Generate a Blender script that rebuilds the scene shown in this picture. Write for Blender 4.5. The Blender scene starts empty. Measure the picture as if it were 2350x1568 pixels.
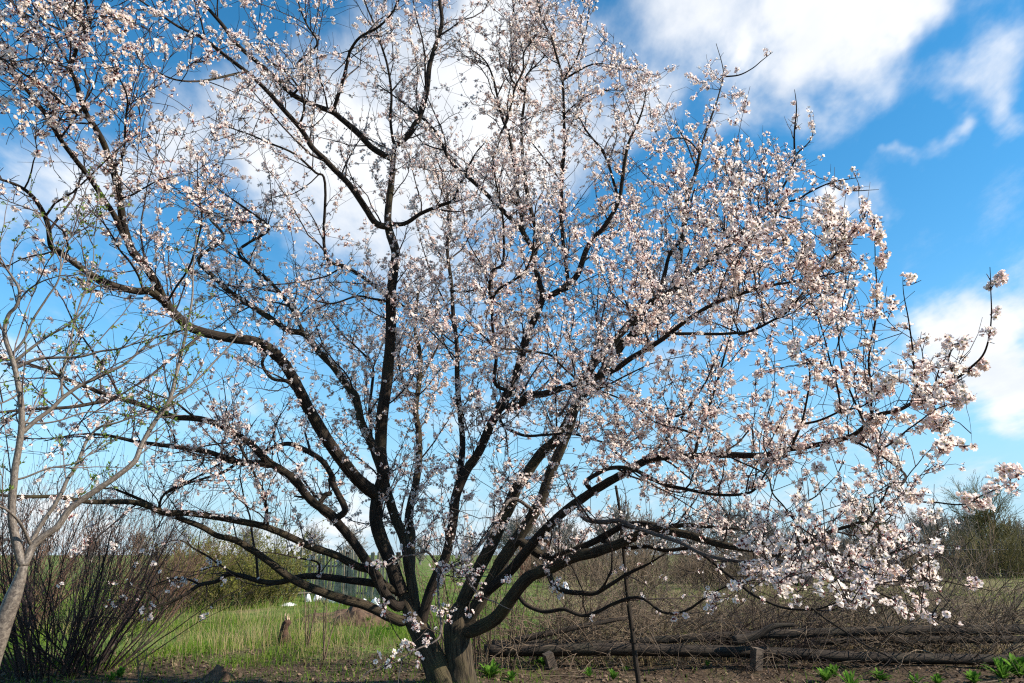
import bpy, math, random
import numpy as np
from mathutils import Vector, Matrix, Euler, noise as mnoise

R = np.random.default_rng(11)
random.seed(11)
SC = bpy.context.scene
COL = SC.collection

# ------------------------------------------------------------------ camera
CAM = np.array((0.0, 0.0, 1.35))
PITCH = math.radians(17.2)
FPX = 683.0                                    # 24 mm lens, 1024 px wide
cd = bpy.data.cameras.new('camera')
cd.lens = 24.0; cd.sensor_width = 36.0; cd.clip_start = 0.05; cd.clip_end = 2000
cam = bpy.data.objects.new('camera', cd); COL.objects.link(cam)
cam.location = CAM; cam.rotation_euler = (math.pi/2 + PITCH, 0, 0)
SC.camera = cam

# ------------------------------------------------------------------ sun direction
SUN_AZ = math.radians(103)                     # clockwise from +Y: out to the right
SUN_EL = math.radians(36)
SUN = Vector((math.sin(SUN_AZ)*math.cos(SUN_EL), math.cos(SUN_AZ)*math.cos(SUN_EL), math.sin(SUN_EL)))

CP, SP = math.cos(PITCH), math.sin(PITCH)
def ray(x, y):                                 # direction of a point of the photograph (1024 wide)
    a = (x - 512.0)/FPX; b = (341.5 - y)/FPX
    return np.array((a, CP - b*SP, SP + b*CP))
def at(x, y, Y):                               # the point on that sight line at distance Y
    d = ray(x, y); return CAM + d*(Y/d[1])
def project(P):
    P = np.asarray(P) - CAM
    f = P[..., 1]*CP + P[..., 2]*SP
    u = -P[..., 1]*SP + P[..., 2]*CP
    f = np.maximum(f, 0.05)
    return 512 + FPX*P[..., 0]/f, 341.5 - FPX*u/f, f

# ------------------------------------------------------------------ node helpers
def new_mat(name):
    m = bpy.data.materials.new(name); m.use_nodes = True
    nt = m.node_tree
    return m, nt, nt.nodes, nt.links
def link(nt, a, b): nt.links.new(a, b)
def math_node(nt, op, a, b=None, clamp=False):
    n = nt.nodes.new('ShaderNodeMath'); n.operation = op; n.use_clamp = clamp
    for i, v in enumerate((a, b)):
        if v is None: continue
        if isinstance(v, (int, float)): n.inputs[i].default_value = v
        else: nt.links.new(v, n.inputs[i])
    return n.outputs[0]
def mix_col(nt, fac, a, b):
    n = nt.nodes.new('ShaderNodeMix'); n.data_type = 'RGBA'
    for sock, v in ((n.inputs[0], fac), (n.inputs[6], a), (n.inputs[7], b)):
        if isinstance(v, (int, float)): sock.default_value = v
        elif isinstance(v, tuple): sock.default_value = (*v, 1) if len(v) == 3 else v
        else: nt.links.new(v, sock)
    return n.outputs[2]
def noise_node(nt, vec, scale, detail=4, rough=0.55, dist=0.0):
    n = nt.nodes.new('ShaderNodeTexNoise')
    n.inputs['Scale'].default_value = scale; n.inputs['Detail'].default_value = detail
    n.inputs['Roughness'].default_value = rough; n.inputs['Distortion'].default_value = dist
    if vec is not None: nt.links.new(vec, n.inputs['Vector'])
    return n.outputs['Fac']
def map_range(nt, v, a, b, c=0.0, d=1.0, smooth=True):
    n = nt.nodes.new('ShaderNodeMapRange')
    n.interpolation_type = 'SMOOTHSTEP' if smooth else 'LINEAR'
    n.inputs[1].default_value = a; n.inputs[2].default_value = b
    n.inputs[3].default_value = c; n.inputs[4].default_value = d
    nt.links.new(v, n.inputs[0]); return n.outputs[0]
def pos_node(nt): return nt.nodes.new('ShaderNodeNewGeometry').outputs['Position']
def scaled(nt, vec, s, rot=(0, 0, 0)):
    n = nt.nodes.new('ShaderNodeMapping'); n.inputs['Scale'].default_value = s
    n.inputs['Rotation'].default_value = rot
    nt.links.new(vec, n.inputs['Vector']); return n.outputs[0]

# ------------------------------------------------------------------ world: sky and clouds
W = bpy.data.worlds.new('World'); SC.world = W; W.use_nodes = True
wt = W.node_tree; wt.nodes.clear()
sky = wt.nodes.new('ShaderNodeTexSky'); sky.sky_type = 'NISHITA'; sky.sun_disc = False
sky.sun_elevation = SUN_EL; sky.sun_rotation = SUN_AZ
sky.air_density = 1.0; sky.dust_density = 0.0; sky.ozone_density = 1.2
hs = wt.nodes.new('ShaderNodeHueSaturation')
hs.inputs['Hue'].default_value = 0.49; hs.inputs['Saturation'].default_value = 1.38; hs.inputs['Value'].default_value = 1.0
wt.links.new(sky.outputs[0], hs.inputs['Color'])  # deeper blue low down, as in the clear air of the photograph
tc = wt.nodes.new('ShaderNodeTexCoord').outputs['Generated']
sep = wt.nodes.new('ShaderNodeSeparateXYZ'); wt.links.new(tc, sep.inputs[0])
zc = math_node(wt, 'ADD', math_node(wt, 'MAXIMUM', sep.outputs[2], 0.0), 0.22)
comb = wt.nodes.new('ShaderNodeCombineXYZ')
wt.links.new(math_node(wt, 'DIVIDE', sep.outputs[0], zc), comb.inputs[0])
wt.links.new(math_node(wt, 'DIVIDE', sep.outputs[1], zc), comb.inputs[1])
nw = wt.nodes.new('ShaderNodeTexNoise'); nw.inputs['Scale'].default_value = 5.0; nw.inputs['Detail'].default_value = 5
wt.links.new(tc, nw.inputs['Vector'])
def vmath(op, a, b):
    n = wt.nodes.new('ShaderNodeVectorMath'); n.operation = op
    for i, v in enumerate((a, b)):
        if isinstance(v, tuple): n.inputs[i].default_value = v
        else: wt.links.new(v, n.inputs[i])
    return n.outputs[0]
tcw = vmath('ADD', tc, vmath('MULTIPLY', vmath('SUBTRACT', nw.outputs['Color'], (.5, .5, .5)), (.30, .30, .30)))
plane = scaled(wt, comb.outputs[0], (1.0, 0.62, 1.0), (0, 0, math.radians(-28)))
n1 = noise_node(wt, plane, 2.3, 8, 0.58, 0.25)
n2 = noise_node(wt, plane, 7.5, 6, 0.6, 0.2)
dens = math_node(wt, 'ADD', math_node(wt, 'MULTIPLY', n1, 0.72), math_node(wt, 'MULTIPLY', n2, 0.28))
# cloud masses: (x, y, radius, weight) in the 2350-wide view
BL = [(1000,330,330,.26),(1150,180,240,.2),(1270,440,240,.22),(800,480,230,.2),(690,330,170,.14),(1000,620,170,.12),
      (1420,300,170,.16),(1520,50,170,.13),(1740,80,190,.2),(1890,80,190,.24),(1660,190,120,.17),(2030,40,110,.14),(1690,330,110,.1),
      (2270,190,120,.17),(2330,70,110,.13),(2330,300,90,.16),(2140,230,90,.12),(1910,190,110,.12),(2020,260,80,.09),
      (2130,335,55,.2),(1990,470,85,.24),(1990,415,55,.22),(2070,390,60,.1),
      (2250,700,130,.24),(2340,740,160,.26),(2140,740,90,.17),(2330,910,120,.24),(2110,820,110,.16),(2200,840,110,.12),(1900,1010,110,.08),
      (60,300,120,.13),(260,390,170,.16),(430,340,150,.17),(430,210,90,.12),(380,60,120,.09),(560,200,130,.12),(30,180,60,.08),
      (720,1240,190,.2),(560,1290,170,.17),(160,1190,150,.16),(1320,1270,200,.15),(1000,1200,160,.1),(2040,1200,120,.12),(700,1130,110,.1)]
f_z = FPX*2350/1024
acc = None
for x, y, r, w in BL:
    d = ray(x*1024/2350, y*1024/2350); ln = float(np.linalg.norm(d)); d = d/ln
    vm = wt.nodes.new('ShaderNodeVectorMath'); vm.operation = 'DISTANCE'
    wt.links.new(tcw, vm.inputs[0]); vm.inputs[1].default_value = tuple(d)
    v = map_range(wt, vm.outputs['Value'], 0.0, 1.25*r/f_z/ln, w, 0.0)
    acc = v if acc is None else math_node(wt, 'ADD', acc, v)
dens = math_node(wt, 'ADD', dens, math_node(wt, 'MINIMUM', acc, 0.34))
cover = map_range(wt, dens, 0.49, 0.79)
cshade = map_range(wt, noise_node(wt, plane, 4.1, 5, 0.55), 0.3, 0.7)
ccol = mix_col(wt, cshade, (4.3, 4.5, 4.8), (5.6, 5.6, 5.6))
lowsky = mix_col(wt, map_range(wt, sep.outputs[2], -0.02, 0.36, 0.85, 0.0), hs.outputs[0], (1.5, 2.9, 4.3))
skymix = mix_col(wt, math_node(wt, 'MULTIPLY', cover, 0.96), lowsky, ccol)
bg = wt.nodes.new('ShaderNodeBackground'); bg.inputs['Strength'].default_value = 0.115
wt.links.new(skymix, bg.inputs['Color'])
wo = wt.nodes.new('ShaderNodeOutputWorld'); wt.links.new(bg.outputs[0], wo.inputs['Surface'])

ld = bpy.data.lights.new('sun', 'SUN'); ld.energy = 5.0; ld.angle = math.radians(0.53); ld.color = (1.0, 0.92, 0.80)
sun = bpy.data.objects.new('sun', ld); COL.objects.link(sun)
sun.location = (10, -10, 20); sun.rotation_euler = SUN.to_track_quat('Z', 'Y').to_euler()

vs = SC.view_settings
vs.view_transform = 'Standard'; vs.look = 'None'; vs.gamma = 1.0; vs.use_curve_mapping = False
vs.exposure = 0.86
SC.render.engine = 'CYCLES'
SC.cycles.filter_width = 1.2; SC.cycles.use_denoising = False; SC.cycles.max_bounces = 6; SC.cycles.diffuse_bounces = 4; SC.cycles.transmission_bounces = 4
SC.cycles.transparent_max_bounces = 4

# ------------------------------------------------------------------ materials
def bark(name, dark, light, lichen=None, uvscale=(7.0, 2.2), bump=0.9, rough=0.9):
    m, nt, N, L = new_mat(name)
    b = N['Principled BSDF']; b.inputs['Roughness'].default_value = rough
    b.inputs['Specular IOR Level'].default_value = 0.25
    uv = N.new('ShaderNodeUVMap').outputs[0]
    s = scaled(nt, uv, (uvscale[0], uvscale[1], 1))
    a = noise_node(nt, s, 3.2, 6, 0.65, 0.6)
    p = pos_node(nt)
    c = noise_node(nt, p, 3.0, 4, 0.6)
    f = map_range(nt, a, 0.36, 0.66)
    col = mix_col(nt, f, dark, light)
    if lichen: col = mix_col(nt, map_range(nt, c, 0.5, 0.72, 0.0, 0.7), col, lichen)
    nt.links.new(col, b.inputs['Base Color'])
    bm = N.new('ShaderNodeBump'); bm.inputs['Strength'].default_value = bump; bm.inputs['Distance'].default_value = 0.02
    nt.links.new(a, bm.inputs['Height']); nt.links.new(bm.outputs[0], b.inputs['Normal'])
    return m
def plain(name, col, col2=None, scale=6.0, rough=0.85, lo=0.35, hi=0.65, bump=0.0):
    m, nt, N, L = new_mat(name)
    b = N['Principled BSDF']; b.inputs['Roughness'].default_value = rough
    b.inputs['Specular IOR Level'].default_value = 0.25
    if col2 is None: b.inputs['Base Color'].default_value = (*col, 1)
    else:
        n = noise_node(nt, pos_node(nt), scale, 5, 0.6)
        nt.links.new(mix_col(nt, map_range(nt, n, lo, hi), col, col2), b.inputs['Base Color'])
        if bump:
            bm = N.new('ShaderNodeBump'); bm.inputs['Strength'].default_value = bump; bm.inputs['Distance'].default_value = 0.02
            nt.links.new(n, bm.inputs['Height']); nt.links.new(bm.outputs[0], b.inputs['Normal'])
    return m
def leafy(name, col, col2, scale, trans=0.35, tcol=None, lo=0.35, hi=0.65):
    m, nt, N, L = new_mat(name); N.remove(N['Principled BSDF'])
    out = N['Material Output']
    n = noise_node(nt, pos_node(nt), scale, 3, 0.6)
    c = mix_col(nt, map_range(nt, n, lo, hi), col, col2)
    d = N.new('ShaderNodeBsdfDiffuse'); t = N.new('ShaderNodeBsdfTranslucent'); mx = N.new('ShaderNodeMixShader')
    nt.links.new(c, d.inputs[0])
    if tcol: t.inputs[0].default_value = (*tcol, 1)
    else: nt.links.new(c, t.inputs[0])
    mx.inputs[0].default_value = trans
    nt.links.new(d.outputs[0], mx.inputs[1]); nt.links.new(t.outputs[0], mx.inputs[2]); nt.links.new(mx.outputs[0], out.inputs[0])
    return m

M = {}
M['trunk'] = bark('apricot_bark', (0.018, 0.013, 0.009), (0.085, 0.064, 0.038), (0.08, 0.068, 0.03), (6.0, 1.5), 1.0)
M['limb'] = bark('limb_bark', (0.012, 0.009, 0.007), (0.048, 0.034, 0.024), (0.055, 0.044, 0.022), (5.0, 1.8), 0.8)
M['greylimb'] = bark('grey_branch_bark', (0.045, 0.036, 0.032), (0.14, 0.115, 0.10), None, (4.0, 5.0), 0.4, 0.6)
M['twig'] = plain('twig_bark', (0.018, 0.012, 0.010), (0.055, 0.036, 0.029), 5.0, 0.7)
M['youngbark'] = bark('young_tree_bark', (0.075, 0.06, 0.05), (0.20, 0.165, 0.13), None, (2.0, 14.0), 0.25, 0.42)
M['youngtwig'] = plain('young_twig_bark', (0.075, 0.055, 0.05), (0.20, 0.155, 0.135), 4.0, 0.55)
M['petal'] = leafy('petal_white_pink', (0.95, 0.79, 0.73), (0.97, 0.89, 0.81), 7.0, 0.5)
M['calyx'] = plain('calyx_red', (0.13, 0.018, 0.022), (0.25, 0.05, 0.05), 30.0, 0.6)
M['stamen'] = plain('stamen_yellow', (0.55, 0.40, 0.14), (0.70, 0.58, 0.32), 40.0, 0.7)
M['budpink'] = leafy('bud_pink', (0.60, 0.25, 0.27), (0.75, 0.45, 0.44), 20.0, 0.2)
M['leafbud'] = leafy('young_leaf_green', (0.10, 0.17, 0.03), (0.20, 0.27, 0.06), 9.0, 0.35)
M['shrubtwig'] = plain('shrub_stem_bark', (0.022, 0.014, 0.013), (0.066, 0.042, 0.036), 5.0, 0.75)
M['redtwig'] = plain('reddish_shrub_bark', (0.10, 0.05, 0.035), (0.20, 0.12, 0.08), 3.0, 0.8)
M['drytwig'] = plain('dry_bramble_bark', (0.055, 0.036, 0.025), (0.20, 0.145, 0.095), 3.5, 0.8)
M['fartwig'] = plain('far_tree_bark', (0.17, 0.15, 0.135), (0.29, 0.26, 0.23), 0.7, 0.9)
M['olivetwig'] = plain('olive_bush_bark', (0.09, 0.075, 0.03), (0.17, 0.145, 0.05), 1.5, 0.85)
M['oliveleaf'] = leafy('olive_spring_leaf', (0.13, 0.13, 0.03), (0.24, 0.24, 0.06), 1.6, 0.35)
M['grass'] = leafy('spring_grass', (0.075, 0.155, 0.018), (0.17, 0.25, 0.035), 1.1, 0.4)
M['straw'] = leafy('dry_straw_grass', (0.27, 0.20, 0.10), (0.40, 0.32, 0.17), 2.0, 0.3)
M['weed'] = leafy('weed_leaf', (0.07, 0.17, 0.022), (0.14, 0.27, 0.04), 12.0, 0.35)
M['litter'] = plain('leaf_litter_brown', (0.06, 0.038, 0.025), (0.20, 0.135, 0.088), 20.0, 0.9)
M['timber'] = bark('weathered_timber', (0.010, 0.008, 0.007), (0.075, 0.056, 0.042), (0.05, 0.045, 0.03), (7.0, 0.7), 1.0)
M['picket'] = plain('grey_picket_wood', (0.22, 0.18, 0.13), (0.40, 0.34, 0.25), 5.0, 0.9)
M['iron'] = plain('dark_iron_railing', (0.018, 0.02, 0.02), (0.035, 0.036, 0.034), 6.0, 0.6)
M['soil'] = plain('dug_soil', (0.05, 0.030, 0.02), (0.14, 0.085, 0.055), 9.0, 0.95, bump=1.0)
M['stump'] = plain('charred_stump', (0.018, 0.011, 0.009), (0.09, 0.05, 0.032), 14.0, 0.95, bump=1.0)
M['splinter'] = plain('pale_split_wood', (0.30, 0.20, 0.12), (0.55, 0.43, 0.30), 30.0, 0.85)
M['plastic'] = plain('white_plastic', (0.72, 0.75, 0.80), (0.82, 0.84, 0.86), 5.0, 0.4)
M['blue'] = plain('dark_blue_cloth', (0.008, 0.018, 0.042), (0.02, 0.035, 0.07), 5.0, 0.6)
M['bluegrey'] = plain('pale_blue_plastic', (0.22, 0.32, 0.48), (0.55, 0.62, 0.72), 6.0, 0.5)
M['black'] = plain('black_sheet', (0.010, 0.010, 0.012), (0.025, 0.025, 0.028), 4.0, 0.5)
M['brick'] = plain('rust_red_brick', (0.17, 0.055, 0.03), (0.30, 0.12, 0.07), 8.0, 0.9)
M['mortar'] = plain('mortar', (0.20, 0.16, 0.13), (0.30, 0.25, 0.2), 12.0, 0.95)
M['concrete'] = plain('weathered_concrete', (0.07, 0.052, 0.04), (0.15, 0.115, 0.088), 10.0, 0.9, bump=0.4)

# ground: lawn, dry patches, bare soil under the trees
def ground_mat():
    m, nt, N, L = new_mat('meadow_ground')
    b = N['Principled BSDF']; b.inputs['Roughness'].default_value = 1.0; b.inputs['Specular IOR Level'].default_value = 0.1
    p = pos_node(nt); sp = N.new('ShaderNodeSeparateXYZ'); nt.links.new(p, sp.inputs[0])
    big = noise_node(nt, p, 0.35, 5, 0.6); mid = noise_node(nt, p, 1.8, 5, 0.6); fine = noise_node(nt, p, 22, 4, 0.7)
    green = mix_col(nt, map_range(nt, mid, 0.35, 0.65), (0.055, 0.10, 0.018), (0.14, 0.19, 0.045))
    dry = mix_col(nt, map_range(nt, fine, 0.3, 0.7), (0.14, 0.105, 0.055), (0.27, 0.21, 0.115))
    col = mix_col(nt, map_range(nt, big, 0.50, 0.66, 0, 0.8), green, dry)
    soil = mix_col(nt, map_range(nt, fine, 0.3, 0.7), (0.042, 0.028, 0.018), (0.12, 0.082, 0.054))
    soil = mix_col(nt, map_range(nt, mid, 0.5, 0.75, 0, 0.45), soil, (0.06, 0.085, 0.02))
    # bare, littered soil round the trunk and along the old rails
    rgt = map_range(nt, math_node(nt, 'SUBTRACT', sp.outputs[0], math_node(nt, 'MULTIPLY', sp.outputs[1], 0.04)), -0.3, 1.2)
    nearr = map_range(nt, sp.outputs[1], 16.0, 70.0, 0.85, 0.35)
    col = mix_col(nt, math_node(nt, 'MULTIPLY', rgt, nearr), col, dry)
    yy = math_node(nt, 'ADD', sp.outputs[1], math_node(nt, 'MULTIPLY', math_node(nt, 'SUBTRACT', mid, 0.5), 4.0))
    yy = math_node(nt, 'SUBTRACT', yy, math_node(nt, 'MULTIPLY', math_node(nt, 'MAXIMUM', sp.outputs[0], 0.0), 0.10))
    bare = map_range(nt, yy, 9.6, 10.9, 1.0, 0.0)
    col = mix_col(nt, bare, col, soil)
    nt.links.new(col, b.inputs['Base Color'])
    bm = N.new('ShaderNodeBump'); bm.inputs['Strength'].default_value = 0.8; bm.inputs['Distance'].default_value = 0.05
    nt.links.new(fine, bm.inputs['Height']); nt.links.new(bm.outputs[0], b.inputs['Normal'])
    return m
M['ground'] = ground_mat()

# ------------------------------------------------------------------ mesh helpers
def mesh_from(name, V, faces, mats, uv=None, smooth=True):
    """V (n,3); faces = list of (array (m,k), material index)"""
    me = bpy.data.meshes.new(name)
    V = np.asarray(V, dtype=np.float32)
    faces = [(np.asarray(f, dtype=np.int32), mi) for f, mi in faces if len(f)]
    nl = sum(f.size for f, _ in faces); npoly = sum(len(f) for f, _ in faces)
    me.vertices.add(len(V)); me.vertices.foreach_set('co', V.ravel())
    me.loops.add(nl); me.polygons.add(npoly)
    vi = np.concatenate([f.ravel() for f, _ in faces])
    tot = np.concatenate([np.full(len(f), f.shape[1], np.int32) for f, _ in faces])
    st = np.concatenate([[0], np.cumsum(tot)[:-1]]).astype(np.int32)
    me.loops.foreach_set('vertex_index', vi)
    me.polygons.foreach_set('loop_start', st)
    me.polygons.foreach_set('material_index', np.concatenate([np.full(len(f), mi, np.int32) for f, mi in faces]))
    me.polygons.foreach_set('use_smooth', np.full(npoly, smooth, bool))
    me.update(calc_edges=True)
    if uv is not None:
        l = me.uv_layers.new(name='UVMap')
        l.data.foreach_set('uv', np.asarray(uv, np.float32)[vi].ravel())
    for mm in mats: me.materials.append(mm)
    me.validate()
    return me
def obj(name, me, parent=None, kind=None):
    o = bpy.data.objects.new(name, me); COL.objects.link(o)
    if parent is not None:
        o.parent = parent
        o.matrix_parent_inverse = Matrix.Translation(-parent.location)
    if kind: o['kind'] = kind
    return o
def thing(name, loc, label, cat, group=None):
    o = bpy.data.objects.new(name, None); COL.objects.link(o); o.location = tuple(float(v) for v in loc)
    o.empty_display_size = 0.2
    return tag(o, label, cat, group)
def tag(o, label, cat, group=None):
    o['label'] = label; o['category'] = cat
    if group: o['group'] = group
    return o

def norm(v): return v/np.maximum(np.linalg.norm(v, axis=-1, keepdims=True), 1e-9)

def tubes(P, Rr, sides, cap=False):
    """batch of tubes: P (m,n,3), Rr (m,n) -> V, quads, uv"""
    P = np.asarray(P, float); m, n, _ = P.shape
    T = np.empty_like(P); T[:, 1:-1] = P[:, 2:] - P[:, :-2]; T[:, 0] = P[:, 1] - P[:, 0]; T[:, -1] = P[:, -1] - P[:, -2]
    T = norm(T)
    mt = norm(P[:, -1] - P[:, 0] + 1e-6)
    ref = np.where(np.abs(mt[:, 2:3]) < 0.8, np.array([[0, 0, 1.0]]), np.array([[0, 1.0, 0]]))
    ref = norm(np.cross(mt, ref))[:, None, :]
    U = norm(ref - (ref*T).sum(-1, keepdims=True)*T); Vv = np.cross(T, U)
    a = np.arange(sides)*2*math.pi/sides
    ca, sa = np.cos(a), np.sin(a)
    X = P[:, :, None, :] + Rr[:, :, None, None]*(U[:, :, None, :]*ca[None, None, :, None] + Vv[:, :, None, :]*sa[None, None, :, None])
    V = X.reshape(-1, 3)
    idx = np.arange(m*n*sides).reshape(m, n, sides)
    A = idx[:, :-1, :]; B = np.roll(A, -1, axis=2); D = idx[:, 1:, :]; C = np.roll(D, -1, axis=2)
    Q = np.stack([A, B, C, D], -1).reshape(-1, 4)
    seg = np.linalg.norm(np.diff(P, axis=1), axis=2); s = np.concatenate([np.zeros((m, 1)), np.cumsum(seg, 1)], 1)
    uv = np.stack([np.broadcast_to(np.abs(2*np.arange(sides)/sides - 1)[None, None, :]*1.0, (m, n, sides)),
                   np.broadcast_to(s[:, :, None], (m, n, sides))], -1).reshape(-1, 2)
    return V, Q, uv

def catmull(P, k):
    P = np.asarray(P, float)
    if len(P) < 3: 
        t = np.linspace(0, 1, k + 1)[:, None]; return P[0]*(1 - t) + P[-1]*t
    Q = np.vstack([2*P[0] - P[1], P, 2*P[-1] - P[-2]])
    out = []
    for i in range(len(P) - 1):
        p0, p1, p2, p3 = Q[i:i+4]
        for j in range(k):
            t = j/k
            out.append(0.5*(2*p1 + (p2 - p0)*t + (2*p0 - 5*p1 + 4*p2 - p3)*t*t + (3*p1 - p0 - 3*p2 + p3)*t**3))
    out.append(P[-1]); return np.array(out)

def limb_mesh(name, P, Rr, mat, sides=10, rough=0.06):
    V, Q, uv = tubes(P[None], Rr[None], sides)
    n = len(P)
    if rough:
        c = np.repeat(P, sides, 0); rad = V - c
        k = np.array([mnoise.noise(Vector((v[0]*9, v[1]*9, v[2]*4))) + 0.6*mnoise.noise(Vector((v[0]*26, v[1]*26, v[2]*9))) for v in V])
        V = c + rad*(1 + rough*k)[:, None]
    V = np.vstack([V, P[:1], P[-1:]]); uv = np.vstack([uv, [[0, 0]], [[0, 0]]])
    b = n*sides; r0 = np.arange(sides); r1 = r0 + (n - 1)*sides
    caps = np.vstack([np.stack([np.roll(r0, -1), r0, np.full(sides, b)], 1), np.stack([r1, np.roll(r1, -1), np.full(sides, b + 1)], 1)])
    return mesh_from(name, V, [(Q, 0), (caps, 0)], [mat], uv)

def grow(S, D, L, n, wig, up, rng=R, out=None):
    """m shoots: start S, direction D, length L -> (m,n,3)"""
    m = len(S); P = np.empty((m, n, 3)); P[:, 0] = S; d = norm(D)
    for i in range(1, n):
        d = norm(d + rng.normal(0, wig, (m, 3)) + np.array([0, 0, 1.0])*up)
        P[:, i] = P[:, i-1] + d*(L/(n - 1))[:, None]
    return P

def sample_on(P, Rr, u):
    """points and tangents at parameters u (0..1) along one polyline"""
    x = u*(len(P) - 1); i = np.minimum(x.astype(int), len(P) - 2); f = (x - i)[:, None]
    return P[i]*(1 - f) + P[i+1]*f, norm(P[i+1] - P[i]), Rr[i]*(1 - f[:, 0]) + Rr[i+1]*f[:, 0]
def perp(T, rng=R):
    v = rng.normal(0, 1, T.shape); return norm(v - (v*T).sum(-1, keepdims=True)*T)

# ------------------------------------------------------------------ tracing: points read off enlarged views of the photograph
CROP = {'A': (0, 1900, .5957), 'B': (1000, 1900, .5957), 'C': (2000, 1900, .5311), 'D': (3000, 1900, .5313),
        'E': (1400, 900, .4464), 'F': (0, 1000, .5741), 'G': (0, 0, .6378), 'H': (1300, 0, .6378), 'I': (2600, 0, .6377),
        'J': (2600, 900, .6377), 'K': (600, 1000, .6378), 'M': (1700, 1000, .6378), 'Z': (0, 0, 1.743)}
def parse(s):
    out = []; c = None
    for t in s.split():
        if t in CROP: c = CROP[t]; continue
        x, y = map(float, t.split(','))
        out.append(((c[0] + x*c[2])/4, (c[1] + y*c[2])/4))
    return out
LIMBS = {}
def trace(reg, name, s, Y1, w0, w1, parent=None, Y0=None, power=1.0):
    """a limb through traced points; its distance runs from the parent's (or Y0) to Y1; widths in 2350-view pixels"""
    px = parse(s)
    first = None
    if parent:
        pp = reg[parent]['P']; x, y, _ = project(pp)
        i = int(np.argmin((x - px[0][0])**2 + (y - px[0][1])**2)); first = pp[i]; Y0 = float(first[1])
    d = np.concatenate([[0], np.cumsum([math.dist(px[i], px[i+1]) for i in range(len(px) - 1)])])
    if parent: d = d + math.dist(px[0], (float(x[i]), float(y[i])))
    t = (d/d[-1])**power
    P = [at(px[k][0], px[k][1], Y0 + (Y1 - Y0)*t[k]) for k in range(len(px))]
    if parent: P = [first] + P; t = np.concatenate([[0], t])
    P = np.array(P)
    k = 5
    C = catmull(P, k)
    s_ = np.linspace(0, 1, len(C))
    tt = np.interp(s_, np.linspace(0, 1, len(P)), t**(1/power))
    w = w0 + (w1 - w0)*tt
    dep = project(C)[2]
    Rr = 0.5*w*1024/2350/FPX*dep*np.interp(tt, [0, .75, 1], [1, 1, 0.6])
    # small natural wander
    j = np.array([[mnoise.noise(Vector((p[0]*2.1 + a*31, p[1]*2.1, p[2]*2.1))) for a in range(3)] for p in C])
    C = C + j*(0.02 if not parent else 0.02*np.minimum(1, tt*6)[:, None])
    reg[name] = dict(P=C, R=Rr)
    return reg[name]

def tl(*a, **k): return trace(LIMBS, *a, **k)
TY = 7.6
tl('stemL', 'B 1345,1490 1295,1398 1235,1260 1172,1120 1112,1000 1062,890 1010,790', 7.55, 60, 36, Y0=TY)
tl('stemR', 'B 1435,1490 1420,1398 1402,1220 1395,1090 1400,980 1430,880', 7.65, 56, 60, Y0=TY)
# --- left stem
tl('l1', 'B 1000,750 940,580 880,430 842,280 858,130 892,0 K 1450,1250 1462,1000 1480,800 1500,620 1510,440 1512,250 1530,100 1540,0 H 395,1400 410,1200 425,1050 440,910', 6.7, 33, 18, 'stemL')
tl('l1r', 'H 470,890 530,830 600,700 640,540 660,400 700,270 730,130 715,0 705,-160 690,-300', 6.2, 16, 6, 'l1')
tl('l1t', 'H 425,870 405,740 415,600 390,400 345,270 300,130 250,0 200,-150', 6.0, 7, 3, 'l1')
tl('l1l', 'H 400,985 300,930 200,830 100,740 40,695 G 1950,650 1830,590 1720,490 1600,380 1480,270 1390,150 1290,40 1200,-60 1100,-180', 5.4, 15, 7, 'l1')
tl('l1la', 'G 2085,705 2130,580 2160,470 2190,330 H 155,320 215,235 340,160 430,60 480,-60', 5.5, 9, 4, 'l1l')
tl('l1lb', 'G 1830,600 1900,500 1860,400 1990,280 1930,150 1880,20 1850,-120', 5.2, 6, 3, 'l1l')
tl('l2', 'H 400,1420 320,1400 250,1300 150,1150 60,1060 G 2038,1000 1950,920 1880,800 1760,650 1650,540 1540,445 1400,340 1260,230 1120,160 960,60 800,-40', 5.0, 16, 5, 'l1')
tl('l2a', 'G 1880,770 1910,680 1880,560 1800,450 1680,380 1600,300', 5.0, 6, 2.5, 'l2')
tl('l2b', 'G 1540,450 1400,480 1240,510 1120,500 1010,460 900,400 850,320', 4.5, 6, 2.5, 'l2')
tl('l1b', 'H 500,1400 600,1340 720,1290 810,1250 840,1150 890,1060 950,960 1000,900', 6.0, 11, 4, 'l1')
tl('l1c', 'K 1480,270 1350,180 1230,110 1100,30 H 0,1150 -60,1080 G 1850,960 1700,900 1560,840 1420,790 1300,730', 5.3, 9, 3, 'l1')
tl('l1d', 'K 1490,320 1400,300 1300,290 1150,330 1010,310 900,270', 6.0, 6, 2.5, 'l1')
tl('l1e', 'K 1530,300 1700,450 1850,600 1950,650', 6.6, 5, 2, 'l1')
# the arching limb to the left
tl('l3', 'K 1400,1520 1290,1430 1150,1250 1050,1080 960,930 900,820 830,710 740,620 640,575 520,560 380,530 260,490 180,420 110,340 F 1080,220 990,90 920,0 G 790,1450 760,1330 740,1200 710,1070 660,930 600,820 545,740 500,630 470,520 432,440 450,370 490,270 545,190 570,120 560,50 520,-60 460,-180', 3.5, 30, 7, 'l1')
tl('l3a', 'F 1150,360 1050,290 950,290 830,260 700,200 560,110 430,10 G 330,1540 305,1400 240,1280 170,1200 90,1150 0,1120 -120,1080', 3.9, 19, 6, 'l3')
tl('l3b', 'G 775,1480 720,1360 650,1260 560,1120 470,1010 390,900 320,780 260,680 180,580 100,480 0,400 -130,280 -250,150', 3.4, 13, 6, 'l3')
tl('l3c', 'G 545,745 430,680 300,570 200,500 60,400 -60,330', 3.2, 6, 3, 'l3')
tl('l3d', 'G 712,1045 770,990 792,900 780,750 785,600 745,480 730,400', 3.6, 6, 3, 'l3')
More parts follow.
